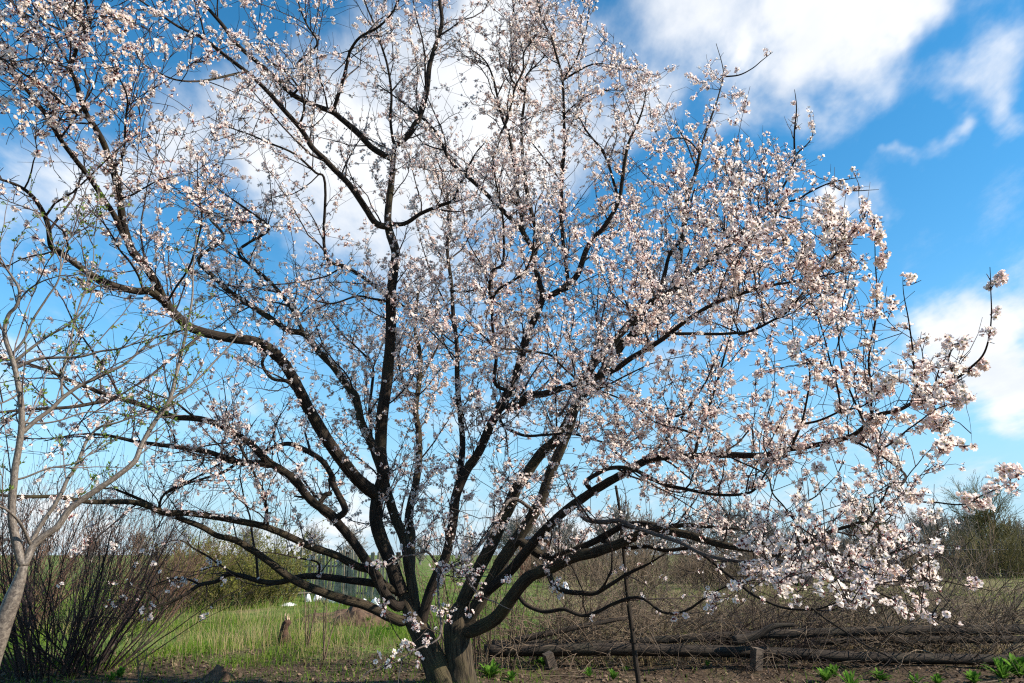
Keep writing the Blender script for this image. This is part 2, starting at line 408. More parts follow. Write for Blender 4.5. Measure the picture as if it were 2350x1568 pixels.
tl('l3e', 'G 450,440 340,400 220,370 100,385 0,370 -100,330', 3.1, 5, 2.5, 'l3')
tl('l3f', 'G 490,265 400,200 280,150 160,90 50,0 -60,-80', 3.0, 5, 2.5, 'l3')
tl('l3g', 'G 545,195 480,130 420,70 400,-40', 3.0, 4, 2, 'l3')
tl('l3h', 'G 570,120 660,115 740,120 770,100', 3.2, 3.5, 1.5, 'l3')
tl('l3i', 'F 1180,340 1230,250 1290,160 1340,60 G 1260,1400 1245,1240 1240,1080 1248,940', 4.4, 5, 2, 'l3')
tl('l3j', 'G 770,1240 880,1190 960,1150 1040,1120 1140,1095', 4.0, 5, 2, 'l3')
tl('l3k', 'K 730,650 700,720 760,810 850,830 900,880', 6.2, 7, 8, 'l3')
tl('l3l', 'F 1010,290 960,180 900,90 830,10 G 700,1480 640,1380 560,1300', 4.2, 6, 3, 'l3')
# second big limb, behind it
tl('l8', 'B 1108,930 1092,780 1065,620 1035,450 990,330 950,200 915,90 K 1420,1290 1390,1200 1330,1080 1290,930 1240,860 1160,740 1070,640 970,530 870,510 800,460 700,390 600,320 500,260 430,200 300,50 G 1400,1500 1320,1380 1250,1260 1180,1180', 7.8, 26, 6, 'stemL')
tl('l8a', 'K 960,520 900,400 820,280 740,190 640,100 560,0 G 1680,1440 1560,1330 1440,1240 1330,1150', 7.0, 9, 4, 'l8')
tl('l8b', 'B 1075,640 1080,420 1062,290 1090,150 K 1660,1500 1690,1320 1690,1150 1672,1000 1690,850 1690,660 1660,500 1680,300 1720,100', 8.6, 22, 5, 'l8')
tl('l8c', 'K 1690,830 1740,720 1800,600 1850,480', 8.4, 7, 3, 'l8b')
tl('l8d', 'K 1390,1180 1380,1000 1395,850 1390,720 1300,610 1200,520 1120,420', 7.4, 7, 3, 'l8')
tl('l8e', 'K 1620,890 1580,800 1555,680 1560,600 1500,480 1440,360', 8.2, 9, 3, 'l8b')
# low limbs to the left
tl('l4', 'B 980,880 900,790 830,660 700,470 600,330 540,250 420,170 330,80 K 930,1470 850,1400 750,1330 680,1260 620,1200 530,1140 420,1090 300,1060 180,1050 F 1180,1150 1050,1100 950,1070 850,1045 740,1020 620,970 480,910 350,850 200,800 40,770 -120,730', 5.0, 24, 6, 'stemL')
tl('l4a', 'F 770,1045 650,1070 500,1095 350,1105 200,1110 0,1130 -150,1150', 4.8, 9, 5, 'l4')
tl('l4b', 'K 750,1340 670,1335 550,1320 440,1290 F 1620,1450 1450,1400 1300,1380 1150,1360 950,1330 850,1310 700,1290 520,1290 300,1330', 5.8, 16, 4, 'l4')
tl('l4c', 'B 640,240 600,140 540,30 K 1150,1440 1080,1330 1000,1275 900,1230 830,1225 720,1260 640,1290', 6.9, 16, 9, 'l4')
tl('l4d', 'K 560,1325 450,1390 330,1430 220,1470 120,1540', 6.4, 8, 3, 'l4b')
tl('l4e', 'K 1100,1540 1130,1530 1010,1550 900,1540', 7.0, 13, 6, 'l4')
tl('l5', 'B 900,740 830,650 700,610 560,540 450,490 300,420 160,370 A 1738,342 1600,320 1400,280 1250,258 1100,260 1000,220 900,190 750,185 600,180 450,150 380,135 200,135 0,130 -200,110', 5.2, 19, 8, 'stemL')
tl('l5a', 'A 1100,260 1070,210 1110,130 1210,70 1330,10 F 1560,1480 1640,1430', 5.8, 6, 4, 'l5')
tl('l5b', 'A 1770,340 1785,250 1775,120 1720,10 F 1700,1420 1600,1230 1570,1000 1540,850', 5.5, 6, 2, 'l5')
tl('l6', 'B 1020,980 930,950 870,920 760,870 640,835 500,790 380,750 270,690 180,620 80,550 A 1620,470 1540,435 1450,410 1350,350 1200,290 1100,255 980,190 850,130 750,95 640,90', 6.3, 24, 6, 'stemL')
tl('l7', 'B 930,760 830,730 700,710 550,690 400,680 300,690 180,720 A 1740,718 1600,680 1510,675 1440,720 1340,740 1260,790 1150,850 1050,890 980,950 920,1000 890,1060 880,1130', 6.7, 19, 4, 'stemL')
tl('l7a', 'A 1720,715 1620,690 1510,640 1400,550 1300,490 1200,430 1050,460', 6.5, 6, 2.5, 'l7')
tl('l7b', 'A 930,975 800,970 650,955 560,990', 6.4, 4, 2, 'l7')
tl('l7c', 'A 1340,738 1250,700 1130,700 1000,760 900,830', 6.6, 5, 2, 'l7')
tl('l7d', 'A 1380,745 1375,830 1340,920 1330,960', 6.7, 3, 1.5, 'l7')
tl('l7e', 'A 2140,660 2130,590 2000,550 1850,525 1700,515', 6.6, 5, 2, 'l7')
# --- central limb
tl('c1', 'B 1150,1000 1180,870 1240,720 1305,560 1365,300 1389,138 M 260,1390 320,1290 360,1200 400,1110 440,1040 490,950 530,880 560,830 600,690 620,600 650,500 700,400 735,300 715,200 690,100 690,30', 7.0, 24, 17, 'stemL')
tl('c2', 'E 1650,230 1560,80 H 1235,1440 1190,1390 1080,1280 950,1160 800,1020 740,920 690,830 610,740 540,680 430,600 330,530', 6.6, 13, 4, 'c1')
tl('c3', 'H 1245,1440 1215,1250 1180,1000 1150,850 1110,740 1080,620 1050,480 1000,380 900,300', 6.7, 9, 4, 'c2')
tl('c4', 'H 1335,1500 1300,1320 1260,1150 1240,1000 1232,800 1250,560 1265,470 1350,390 1400,330', 6.9, 11, 4, 'c1')
tl('c4a', 'H 1240,570 1170,500 1160,380 1200,260 1180,120 1190,0 1180,-120', 6.6, 5, 2.5, 'c4')
tl('c3a', 'H 1090,870 1140,760 1170,640 1190,540 1240,440 1250,330 1330,200 1340,60 1360,-60', 6.3, 6, 2.5, 'c3')
tl('c5', 'M 740,300 800,280 880,230 950,160 1010,0 H 1700,1480 1750,1420 1845,1250 1870,1060 1900,900 1960,770 1995,650 2010,560', 6.2, 16, 4, 'c1')
tl('c5a', 'H 1838,1240 1780,1050 1720,920 1640,810 1590,730 1520,690', 6.3, 7, 3, 'c5')
tl('c6', 'M 900,215 H 1480,1400 1487,1230 1490,1050 1500,850 1495,650 1490,500 1445,330 1420,220 1370,120 1340,0 1300,-120', 6.0, 9, 4, 'c5')
tl('c6a', 'H 1495,500 1550,470 1680,405 1800,412 1980,437', 5.7, 5, 2, 'c6')
tl('c6b', 'H 1500,480 1570,390 1620,250 1650,120 1660,10 1665,-90', 5.9, 5, 2, 'c6')
tl('c6c', 'H 1500,720 1560,660 1640,600 1740,570 1870,570', 5.8, 4, 2, 'c6')
tl('c7', 'M 440,830 450,660 430,480 430,300 E 1270,700 1330,580 1450,510 1560,420 1620,300 1640,200 H 1330,1300 1390,1180', 5.6, 9, 3, 'c1')
tl('c7a', 'E 1262,660 1250,600 1255,520 1280,400 1370,340 1385,100 H 1110,1300 1070,1120 1050,900', 5.2, 7, 3, 'c7')
tl('c8', 'B 1395,110 M 235,1200 212,900 195,600 E 935,850 915,600 885,400 870,200 880,0 H 770,1250 720,1050 690,950', 7.9, 16, 4, 'c1')
tl('c8a', 'E 905,590 1000,600 1080,590 1160,560 1260,560', 7.2, 5, 3, 'c8')
# --- near limb rising to the right
tl('n1', 'M 520,980 600,970 640,910 740,900 850,870 1000,820 1100,780 1200,740 1290,670 1400,610 1520,540 1640,450 1760,360 1850,310 1960,280 2100,240 J 800,360 970,330 1120,310 1250,270 1330,225', 3.6, 18, 3, 'c1')
tl('n1a', 'M 1530,525 1750,525 2000,520 J 560,690 650,660 760,600 860,545 960,430 1080,280 1160,190 1200,90 1215,0', 3.4, 8, 3, 'n1')
tl('n1b', 'M 1400,600 1385,520 1320,400 1230,320 1160,250 1100,100', 4.6, 4, 2, 'n1')
tl('n1c', 'M 970,830 850,720 790,655 650,635 450,610 380,550 250,440', 4.9, 6, 3, 'n1')
tl('n1d', 'J 530,450 525,300 560,200 640,80 680,-20', 3.6, 4, 2, 'n1')
tl('n1e', 'J 420,470 460,330 560,180 640,60 650,-60', 3.8, 4, 2, 'n1')
tl('n2', 'M 460,1050 500,1110 620,1160 760,1150 900,1150 1050,1190 1180,1210 1300,1200 1350,1180', 5.4, 8, 3, 'c1')
tl('n3', 'M 1010,840 1130,890 1300,960 1400,1060 1520,1110 1650,1130', 5.0, 5, 2, 'n1')
# --- right stem
tl('r1', 'B 1410,900 1500,700 1640,430 1720,250 1780,100 1850,0 M 720,1290 830,1180 930,1000 1000,900 1060,860 1150,700 1230,590 1320,520 1420,480 1500,350 1560,200 1600,60 I 230,1280 280,1100 310,970 350,850 390,720 430,600 460,480 450,390 415,270', 6.7, 32, 2, 'stemR')
tl('r1a', 'I 462,480 560,470 640,430 700,380 770,325', 6.4, 4, 1.5, 'r1')
tl('r1b', 'I 310,960 250,880 180,860 100,880 0,900', 6.6, 4, 2, 'r1')
tl('r2', 'B 1450,990 1600,750 1700,560 1850,350 1950,180 2000,50 M 840,1280 920,1050 990,860 1080,690 1200,560 1330,420 1450,310 1560,250 1650,170 1720,110 1881,-8 I 560,1470 650,1400 720,1320 800,1220 870,1110 910,1000 935,950 1000,880 1035,790', 6.4, 33, 3, 'stemR')
tl('r2a', 'M 1450,300 1490,170 1530,30 I 190,1500 240,1350 280,1180', 6.6, 11, 4, 'r2')
tl('r2b', 'I 908,1000 910,850 920,700 900,560', 6.2, 5, 2, 'r2')
tl('r2c', 'I 740,1310 800,1280 930,1250 1000,1210 1080,1170 1160,1140 1250,1125 1330,1115', 6.0, 6, 2, 'r2')
tl('r2d', 'I 1150,1150 1200,1190 1300,1200 1440,1185', 5.9, 3.5, 1.5, 'r2c')
tl('r2e', 'I 720,1330 760,1330 880,1370 1000,1370 1100,1340', 6.1, 4, 2, 'r2')
tl('r2f', 'M 1480,290 1400,350 1300,500 1200,690', 7.4, 9, 7, 'r2')
# right limb out to the far tip
tl('r3', 'B 1600,770 1750,640 1950,400 2100,250 2250,130 M 1097,1477 1250,1400 1350,1340 1440,1300 1530,1290 1650,1290 J 200,1450 450,1445 640,1450 760,1440 870,1410 1000,1390 1150,1360 1270,1320 1350,1260 1430,1190 1550,1160 1650,1110 1760,1060 1850,1020 1950,960 2010,910 2090,820 2130,700 2150,550 2145,400 2138,270', 3.3, 24, 2.5, 'r2')
tl('r3a', 'J 900,1370 950,1250 985,1080 990,920 940,800 900,720 890,620', 3.9, 6, 2, 'r3')
tl('r3b', 'J 950,1250 1080,1220 1200,1170 1330,1140 1400,1090 1450,1030 1500,960', 3.8, 6, 2, 'r3a')
tl('r3c', 'J 1200,1170 1170,1010 1130,880 1080,700 1040,570 1010,450', 3.7, 5, 2, 'r3b')
tl('r3d', 'J 1390,1215 1385,1000 1372,900 1390,700 1410,560 1425,400 1420,200 1410,50 1388,-20', 3.4, 5.5, 2, 'r3')
tl('r3e', 'J 1690,1090 1680,1020 1660,850 1630,680 1610,500 1600,330', 3.3, 5, 2, 'r3')
tl('r3f', 'J 1260,1340 1400,1420 1500,1480 1600,1568 D 1100,110 1250,190 1400,200 1600,215 1750,150 1900,90 2050,-20', 3.2, 6, 2, 'r3')
tl('r3g', 'J 1400,1420 1550,1350 1650,1270 1730,1200 1800,1150 1900,1120 2010,1100', 3.2, 5, 2, 'r3f')
tl('r3h', 'J 1350,1250 1250,1050 1200,900 1170,700 1150,500 1140,420', 3.6, 5, 2, 'r3')
tl('r3i', 'J 1860,1020 1920,960 1880,860 1910,740', 3.2, 3, 1.5, 'r3')
tl('r3j', 'J 1800,1240 1830,1330 1900,1385 2040,1390', 3.1, 3, 1.5, 'r3g')
tl('r3k', 'J 1700,1080 1760,1190 1840,1300 1830,1450', 3.2, 3, 1.5, 'r3')
tl('r3l', 'J 760,1440 720,1500 650,1568', 4.6, 6, 3, 'r3')
# wide low limb to the right
tl('r4', 'B 1500,1040 1650,960 C 100,900 230,760 400,690 560,620 700,590 800,550 900,510 1040,445 1150,405 1300,430 1450,460 1600,500 1750,530 1900,560 2050,600 D 230,600 350,530 480,470 600,430 750,390 880,340 935,280 1000,190 1060,40', 4.8, 33, 5, 'stemR')
tl('r4a', 'C 240,560 300,600 400,622 520,590 700,510 850,430 950,385 1100,375 1250,395 1400,385 1600,400 1800,400', 6.0, 20, 8, 'r2')
tl('r4b', 'C 370,740 400,820 480,870 600,882 710,885 800,840 950,750 1100,680 1250,590', 6.4, 14, 5, 'r4')
tl('r4c', 'C 130,900 200,980 330,1030 480,1012 560,1040 640,1055 740,1020 850,970 1000,930 1100,950 1200,1020 1300,1035 1420,1010 1550,930 1700,850 1800,820 1930,790', 6.0, 10, 4, 'r4')
tl('r4d', 'C 780,500 860,520 970,550 1100,540 1250,570 1400,560 1500,590 1600,660 1700,740 1800,820 1880,890 1990,940 D 280,1000 480,1010 620,970 760,900 850,830', 5.2, 11, 4, 'r4a')
tl('r4e', 'D 480,1010 620,1110 750,1210 880,1290 1080,1380 1200,1480 1300,1560', 4.2, 5, 2, 'r4d')
tl('r4f', 'D 870,345 930,440 1010,500 1100,560 1180,570', 4.6, 5, 3, 'r4')
tl('r4g', 'D 480,470 600,560 700,600 850,610 1000,610 1100,580 1190,560', 4.8, 6, 4, 'r4')
tl('r5', 'C 592,190 600,260 650,335 780,350 900,340 970,380 1100,430 1250,480 1400,530 1550,590 1750,640 1900,650 2071,640 D 330,680 500,760 700,790 900,820 1150,810 1400,830', 3.6, 12, 4, 'r3')
tl('r6', 'M 1010,1450 1100,1390 1180,1365 1300,1370 1400,1420 1500,1470 1600,1490 1800,1530 2000,1520 2080,1480 2130,1400 2190,1300', 5.0, 11, 5, 'r3')
tl('r7', 'J 640,1280 560,1350 480,1430 D 100,-20 170,130 260,230 320,320 400,410 520,500 640,570 800,660 950,740 1100,790 1250,850 1370,860', 3.7, 4, 3, 'r3')
tl('r9', 'D 1000,765 1150,800 1300,792 1450,812 1600,850 1750,880 1850,890 1960,800', 3.4, 3.5, 1.5, 'r7')
tl('r10', 'D 880,850 1050,930 1200,1000 1300,1050 1400,1080 1500,1130 1610,1150', 3.4, 3.5, 1.5, 'r5')
tl('r11', 'D 330,680 300,740 240,800 200,830', 3.3, 3, 1.5, 'r5')
tl('r8', 'M 1700,1250 1780,1000 1850,750 1920,520 1945,400', 5.8, 8, 3, 'r3')
tl('r8a', 'M 1500,1080 1620,1030 1750,1000 1900,900', 5.7, 6, 2, 'r8')
# low, grey, hanging branch in front of the trunk
tl('g1', 'B 1760,160 1640,330 1560,450 1450,570 1340,630 1275,630 1260,760 1270,900 1275,1040 1240,1110 1100,1180 1000,1240 920,1270 850,1300', 4.3, 9, 3, 'r2')
tl('g1a', 'B 1268,620 1190,520 1100,545 1000,560 900,610 760,600', 4.6, 6, 3, 'g1')
tl('g1b', 'B 1430,580 1450,680 1500,760 1600,840 1770,915', 4.2, 4, 2, 'g1')
tl('g1c', 'B 1020,1240 1005,1330 1000,1400 990,1460', 4.2, 3, 1.5, 'g1')
tl('g1d', 'B 1640,330 1650,150 1700,60 1730,30', 4.4, 4, 2, 'g1')
tl('g1e', 'B 850,1300 800,1320 740,1370 690,1400', 4.1, 3, 1.5, 'g1')
tl('g2', 'B 830,640 870,760 890,860 930,960 1000,1090 1120,1170', 4.8, 3, 1.5, 'g1a')
tl('g3', 'B 1270,920 1350,900 1430,870 1560,810', 4.5, 2.5, 1.5, 'g1')

# ------------------------------------------------------------------ the apricot tree
base = at(*parse('B 1390,1480')[0], TY); base[2] = 0.0
apricot = thing('apricot_tree', base, 'large apricot tree in full pale pink blossom with two dark forked trunks', 'tree')
GREY = {'g1', 'g1a', 'g1b', 'g1c', 'g1d', 'g1e', 'r5'}
for nme in ('stemL', 'stemR'):
    d = LIMBS[nme]; P = d['P'].copy(); Rr = d['R'].copy()
    k = np.exp(-np.maximum(P[:, 2], 0)*4.0); Rr = Rr*(1 + 0.35*k)
    P = np.vstack([[P[0][0] + (0.02 if nme == 'stemR' else 0.0), P[0][1], -0.25], P]); Rr = np.concatenate([[Rr[0]*1.25], Rr])
    obj('trunk', limb_mesh('trunk', catmull(P, 3), np.interp(np.linspace(0, 1, (len(P)-1)*3 + 1), np.linspace(0, 1, len(P)), Rr), M['trunk'], 26, 0.09), apricot)
THICK = {'l1', 'l8', 'l8b', 'r1', 'r2', 'r3', 'r4', 'c1', 'l3', 'l4', 'l5', 'l6', 'r4a'}
for nme, d in LIMBS.items():
    if nme.startswith('stem'): continue
    big = nme in THICK
    mt = M['greylimb'] if nme in GREY else (M['trunk'] if nme in ('l8', 'l8b', 'r1', 'r2', 'l5', 'l6', 'r4') else M['limb'])
    obj('limb' if big else 'branch', limb_mesh('limb', d['P'], d['R'], mt, 12 if big else 7, 0.09 if big else 0.05), apricot)

# crown outline in the 2350-wide view: shoots that would leave it are pruned
HULL = np.array([(-900,-900),(1390,-900),(1375,40),(1450,110),(1500,170),(1590,125),(1660,110),(1780,110),(1740,220),(1760,300),(1830,190),(1880,210),
    (1870,340),(1970,390),(2030,430),(1950,500),(1985,465),(2015,465),(2050,640),(2065,625),(2100,630),(2135,760),(2210,780),(2250,590),(2310,590),(2300,800),(2240,930),(2170,1000),
    (2250,1030),(2190,1110),(2360,1050),(2360,1120),(2250,1210),(2240,1290),(2340,1350),(2220,1440),(2090,1420),(1900,1400),(1720,1400),(1640,1480),(1540,1490),
    (1440,1440),(1280,1420),(1180,1330),(1100,1380),(1000,1560),(880,1620),(840,1560),(880,1400),(760,1330),(600,1330),(520,1430),(330,1430),(230,1400),(-900,1300)], float)*1024/2350
def inside(P):
    x, y, _ = project(P); r = np.zeros(x.shape, bool); n = len(HULL); j = n - 1
    for i in range(n):
        xi, yi = HULL[i]; xj, yj = HULL[j]
        c = ((yi > y) != (yj > y)) & (x < (xj - xi)*(y - yi)/(yj - yi + 1e-9) + xi)
        r ^= c; j = i
    return r
def keep(P): return inside(P[:, -1]) & inside(P[:, P.shape[1]//2])

FACT = {}
for nme in LIMBS:
    f = 1.0
    if nme[:2] in ('l2', 'l3') or nme[:3] in ('l1l', 'l1r', 'l1t', 'l1c'): f = 0.85
    elif nme[:2] in ('l7', 'l6'): f = 0.25
    elif nme[:2] in ('l4', 'l5'): f = 0.8
    elif nme[0] == 'c' or nme[:2] in ('l8', 'l1', 'r1', 'r2', 'n1', 'n2', 'n3', 'r6', 'r8'): f = 1.45
    elif nme in ('r4c', 'r4b', 'r4d', 'r4e'): f = 0.35
    elif nme[0] == 'g': f = 0.45
    if nme[:2] == 'r3' or nme in ('r5', 'r7', 'r9', 'r10'): f = 0.75
    FACT[nme] = f
# second-order shoots
S2 = []; D2 = []; L2 = []; R2 = []; F2 = []
for nme, d in LIMBS.items():
    if nme.startswith('stem') or nme in ('g1c', 'g1e', 'g2', 'g3'): continue
    P, Rr = d['P'], d['R']; ln = np.linalg.norm(np.diff(P, axis=0), axis=1).sum()
    low = nme in ('r4', 'r4a', 'r4b', 'r4c', 'r4d', 'r4e', 'r5', 'l7', 'l6', 'l5', 'g1', 'g1a', 'g1b')
    lo = 0.14 if Rr[0] > 0.045 else 0.08
    k = int(ln*(1-lo)*(5.0 if low else 7.5)*R.uniform(0.85, 1.15)*((0.6 if nme == 'r3' else 0.3) if nme[:2] == 'r3' else 1.0)*max(FACT[nme], 0.3)**0.4) + 1; F2.append(np.full(k, FACT[nme]))
    u = lo + (1 - lo)*R.random(k)**0.8
    p, t, rr = sample_on(P, Rr, u)
    dirn = norm(t*R.uniform(0.3, 0.9, (k, 1)) + perp(t)*R.uniform(0.6, 1.1, (k, 1)) + np.array([0, 0, 1.0])*R.uniform(0.05, 0.6, (k, 1)))
    ll = R.gamma(3.2, 0.21, k)*np.interp(u, [0, 1], [1.15, 0.75])*np.clip(project(p)[2]/5.0, 0.62, 1.15)
    if low: ll *= 0.75
    S2.append(p); D2.append(dirn); L2.append(np.clip(ll, 0.12, 1.7)); R2.append(np.minimum(rr*0.55, 0.0035 + 0.0058*ll))
S2 = np.vstack(S2); D2 = np.vstack(D2); L2 = np.concatenate(L2); R2 = np.concatenate(R2)
P2 = grow(S2, D2, L2, 9, 0.17, 0.06)
k2 = keep(P2); F2 = np.concatenate(F2)[k2]; P2 = P2[k2]; L2 = L2[k2]; R2 = R2[k2]
# third-order twigs
n3 = np.maximum(1, (L2*R.uniform(11, 18, len(L2))*F2**0.3).astype(int))
own = np.repeat(np.arange(len(L2)), n3)
u3 = 0.12 + 0.86*R.random(len(own))
x = u3*8; i = np.minimum(x.astype(int), 7); f = (x - i)[:, None]
p3 = P2[own, i]*(1 - f) + P2[own, i+1]*f; t3 = norm(P2[own, i+1] - P2[own, i])
d3 = norm(t3*R.uniform(0.2, 0.9, (len(own), 1)) + perp(t3)*0.9 + np.array([0, 0, 0.25]))
L3 = np.clip(R.gamma(2.0, 0.10, len(own)), 0.03, 0.6)
P3 = grow(p3, d3, L3, 4, 0.34, 0.06)
k3 = keep(P3); P3 = P3[k3]; L3 = L3[k3]; own = own[k3]
# spurs straight off the limbs
SP_, SD_, SF_ = [], [], []
for nme, d in LIMBS.items():
    if nme.startswith('stem'): continue
    P, Rr = d['P'], d['R']; ln = np.linalg.norm(np.diff(P, axis=0), axis=1).sum()
    lo = 0.16 if Rr[0] > 0.045 else 0.05
    k = int(ln*14*(1-lo)); u = lo + (1-lo)*R.random(k)
    p, t, rr = sample_on(P, Rr, u); pr = perp(t)
    SF_.append(np.full(k, FACT[nme]*(9.0 if nme[:2] == 'r3' else 1.0 if Rr.mean() > 0.012 else 3.0))); SP_.append(p + pr*rr[:, None]*0.9); SD_.append(norm(pr + t*0.3 + np.array([0, 0, 0.15])))
SF_ = np.concatenate(SF_); SP_ = np.vstack(SP_); SD_ = np.vstack(SD_)
P4 = grow(SP_, SD_, R.uniform(0.02, 0.10, len(SP_)), 3, 0.2, 0.03)
def taper(r0, r1, n): return r0[:, None] + (r1 - r0)[:, None]*np.linspace(0, 1, n)[None, :]
V2, Q2, _ = tubes(P2, taper(R2, np.full(len(R2), 0.0016), 9), 5)
V3, Q3, _ = tubes(P3, taper(np.full(len(L3), 0.0030), np.full(len(L3), 0.0013), 4), 3)
V4, Q4, _ = tubes(P4, taper(np.full(len(P4), 0.0034), np.full(len(P4), 0.0018), 3), 3)
obj('twigs', mesh_from('twigs', np.vstack([V2, V3, V4]), [(np.vstack([Q2, Q3 + len(V2), Q4 + len(V2) + len(V3)]), 0)], [M['twig']]), apricot, 'stuff')

# ---- blossoms
def blossom_template(cup, spread, size=1.0, rng=None):
    V = []; fp = []; fc = []; fs = []
    for k in range(5):
        a = k*2*math.pi/5 + rng.normal(0, .08); ca, sa = math.cos(a), math.sin(a)
        lift = cup + rng.normal(0, .10)
        pr = [(0.08, 0, 0.02), (0.42, -0.30, 0.10), (0.42, 0.30, 0.10), (0.80, -0.36, 0.26), (0.80, 0.36, 0.26), (1.0, -0.14, 0.36), (1.0, 0.14, 0.36), (0.55, 0.0, 0.0)]
        b = len(V); rs = rng.uniform(0.88, 1.08)
        for (r, w, h) in pr:
            r *= rs; z = r*lift*1.2 + h*0.45; rr = r*spread
            V.append((rr*ca - w*sa, rr*sa + w*ca, z + (0.06 if abs(w) > .25 else 0)))
        for t in ((0, 1, 7), (0, 7, 2), (1, 3, 7), (2, 7, 4), (3, 5, 7), (4, 7, 6), (5, 6, 7)):
            fp.append([b + q for q in t])
    b = len(V); V.append((0, 0, 0.10))                     # stamen tuft
    for k in range(6):
        a = k*math.pi/3 + 0.3; r = 0.30; V.append((r*math.cos(a), r*math.sin(a), 0.34 if k % 2 else 0.24))
    for k in range(6): fs.append([b, b + 1 + k, b + 1 + (k+1) % 6])
    b = len(V); V.append((0, 0, -0.42))                    # calyx cup and sepals
    for k in range(5):
        a = (k + .5)*2*math.pi/5; V.append((0.20*math.cos(a), 0.20*math.sin(a), -0.05))
    for k in range(5):
        a = (k + 1)*2*math.pi/5; V.append((0.46*math.cos(a), 0.46*math.sin(a), -0.16))
    for k in range(5):
        k1 = (k + 1) % 5
        fc.append([b, b + 1 + k1, b + 1 + k]); fc.append([b + 1 + k, b + 1 + k1, b + 6 + k])
    return np.array(V)*size, np.array(fp), np.array(fc), np.array(fs)
def far_blossom(cup, spread, rng):
    V = []; fp = []; fc = []; fs = []
    for k in range(5):
        a = k*2*math.pi/5 + rng.normal(0, .1); ca, sa = math.cos(a), math.sin(a); lift = cup + rng.normal(0, .12)
        b = len(V); rs = rng.uniform(0.88, 1.1)
        for (r, w, h) in ((0.06, 0, 0), (0.50, -0.33, 0.16), (0.50, 0.33, 0.16), (0.92, -0.28, 0.3), (0.92, 0.28, 0.3)):
            r *= rs; V.append((r*spread*ca - w*sa, r*spread*sa + w*ca, r*lift*1.2 + h*0.45))
        fp += [[b, b+1, b+2], [b+1, b+3, b+4], [b+1, b+4, b+2]]
    b = len(V); V += [(0.24, 0, 0.26), (-0.12, 0.21, 0.3), (-0.12, -0.21, 0.26)]; fs.append([b, b+1, b+2])
    b = len(V); V.append((0, 0, -0.42))
    for k in range(5):
        a = (k + .5)*2*math.pi/5; V.append((0.40*math.cos(a), 0.40*math.sin(a), -0.12))
    for k in range(5): fc.append([b, b + 1 + (k+1) % 5, b + 1 + k])
    return np.array(V), np.array(fp), np.array(fc), np.array(fs)
def bud_template():
    V = [(0, 0, -0.35)]; fp = []; fc = []
    for z, r in ((-0.05, 0.24), (0.30, 0.36), (0.62, 0.22)):
        for k in range(5): a = k*2*math.pi/5; V.append((r*math.cos(a), r*math.sin(a), z))
    V.append((0, 0, 0.78)); n = len(V) - 1
    for k in range(5):
        k1 = (k+1) % 5
        fc.append([0, 1 + k1, 1 + k]); fc.append([1 + k, 1 + k1, 6 + k1]); fc.append([1 + k, 6 + k1, 6 + k])
        fp.append([6 + k, 6 + k1, 11 + k1]); fp.append([6 + k, 11 + k1, 11 + k]); fp.append([11 + k, 11 + k1, n])
    return np.array(V), np.array(fp), np.array(fc), np.zeros((0, 3), int)
tr = np.random.default_rng(5)
TPL = [blossom_template(0.15, 1.0, rng=tr), blossom_template(0.30, 0.95, rng=tr), blossom_template(0.55, 0.85, rng=tr), blossom_template(0.95, 0.62, rng=tr), bud_template()]

def tiny_blossom(cup, spread, rng):
    V = [(0, 0, 0.0)]; fp = []; fc = []
    for k in range(5):
        a = k*2*math.pi/5 + rng.normal(0, .1); ca, sa = math.cos(a), math.sin(a); lift = cup + rng.normal(0, .12); b = len(V)
        for (r, w, h) in ((0.55, -0.36, 0.16), (1.0, 0.0, 0.3), (0.55, 0.36, 0.16)): V.append((r*spread*ca - w*sa, r*spread*sa + w*ca, r*lift*1.2 + h*0.45))
        fp += [[0, b, b+1], [0, b+1, b+2]]
    b = len(V); V.append((0, 0, -0.42))
    for k in range(3): a = k*2.094; V.append((0.42*math.cos(a), 0.42*math.sin(a), -0.1))
    for k in range(3): fc.append([b, b + 1 + (k+1) % 3, b + 1 + k])
    return np.array(V), np.array(fp), np.array(fc), np.zeros((0, 3), int)
TTPL = [tiny_blossom(0.15, 1.0, tr), tiny_blossom(0.30, 0.95, tr), tiny_blossom(0.55, 0.85, tr), tiny_blossom(0.95, 0.62, tr), bud_template()]
FTPL = [far_blossom(0.15, 1.0, tr), far_blossom(0.30, 0.95, tr), far_blossom(0.55, 0.85, tr), far_blossom(0.95, 0.62, tr), bud_template()]
bare = R.random(len(P2)) < 0.17
xs, ns = [], []
def scatter(P, dens, mask, lo=0.1):
    m, n, _ = P.shape; ln = np.linalg.norm(np.diff(P, axis=1), axis=2).sum(1)
    c = R.poisson(np.maximum(ln*dens, 0.0)*mask)
    o = np.repeat(np.arange(m), c); u = lo + (1 - lo)*R.random(len(o))
    x = u*(n - 1); i = np.minimum(x.astype(int), n - 2); f = (x - i)[:, None]
    p = P[o, i]*(1 - f) + P[o, i+1]*f; t = norm(P[o, i+1] - P[o, i])
    return p, t
for P, dens, mask in ((P2, 5.2, F2*~bare), (P3, 6.6, F2[own]*~bare[own]), (P4, 7.0, SF_)):
    p, t = scatter(P, dens, mask)
    k = R.integers(1, 8, len(p))                           # blossoms come in tufts
    p = np.repeat(p, k, 0); t = np.repeat(t, k, 0)
    nrm = norm(perp(t) + t*R.normal(0.15, 0.35, (len(p), 1)) + np.array([0, 0, 0.12]))
    xs.append(p + nrm*R.uniform(0.008, 0.026, (len(p), 1)) + t*R.normal(0, 0.013, (len(p), 1))); ns.append(nrm)
X = np.vstack(xs); Nn = np.vstack(ns)
ok = inside(X); X, Nn = X[ok], Nn[ok]
dist = project(X)[2]
sz = 0.0185*R.uniform(0.85, 1.15, len(X))
spin = R.random(len(X))*2*math.pi
typ = R.choice(5, len(X), p=[.26, .30, .22, .10, .12])
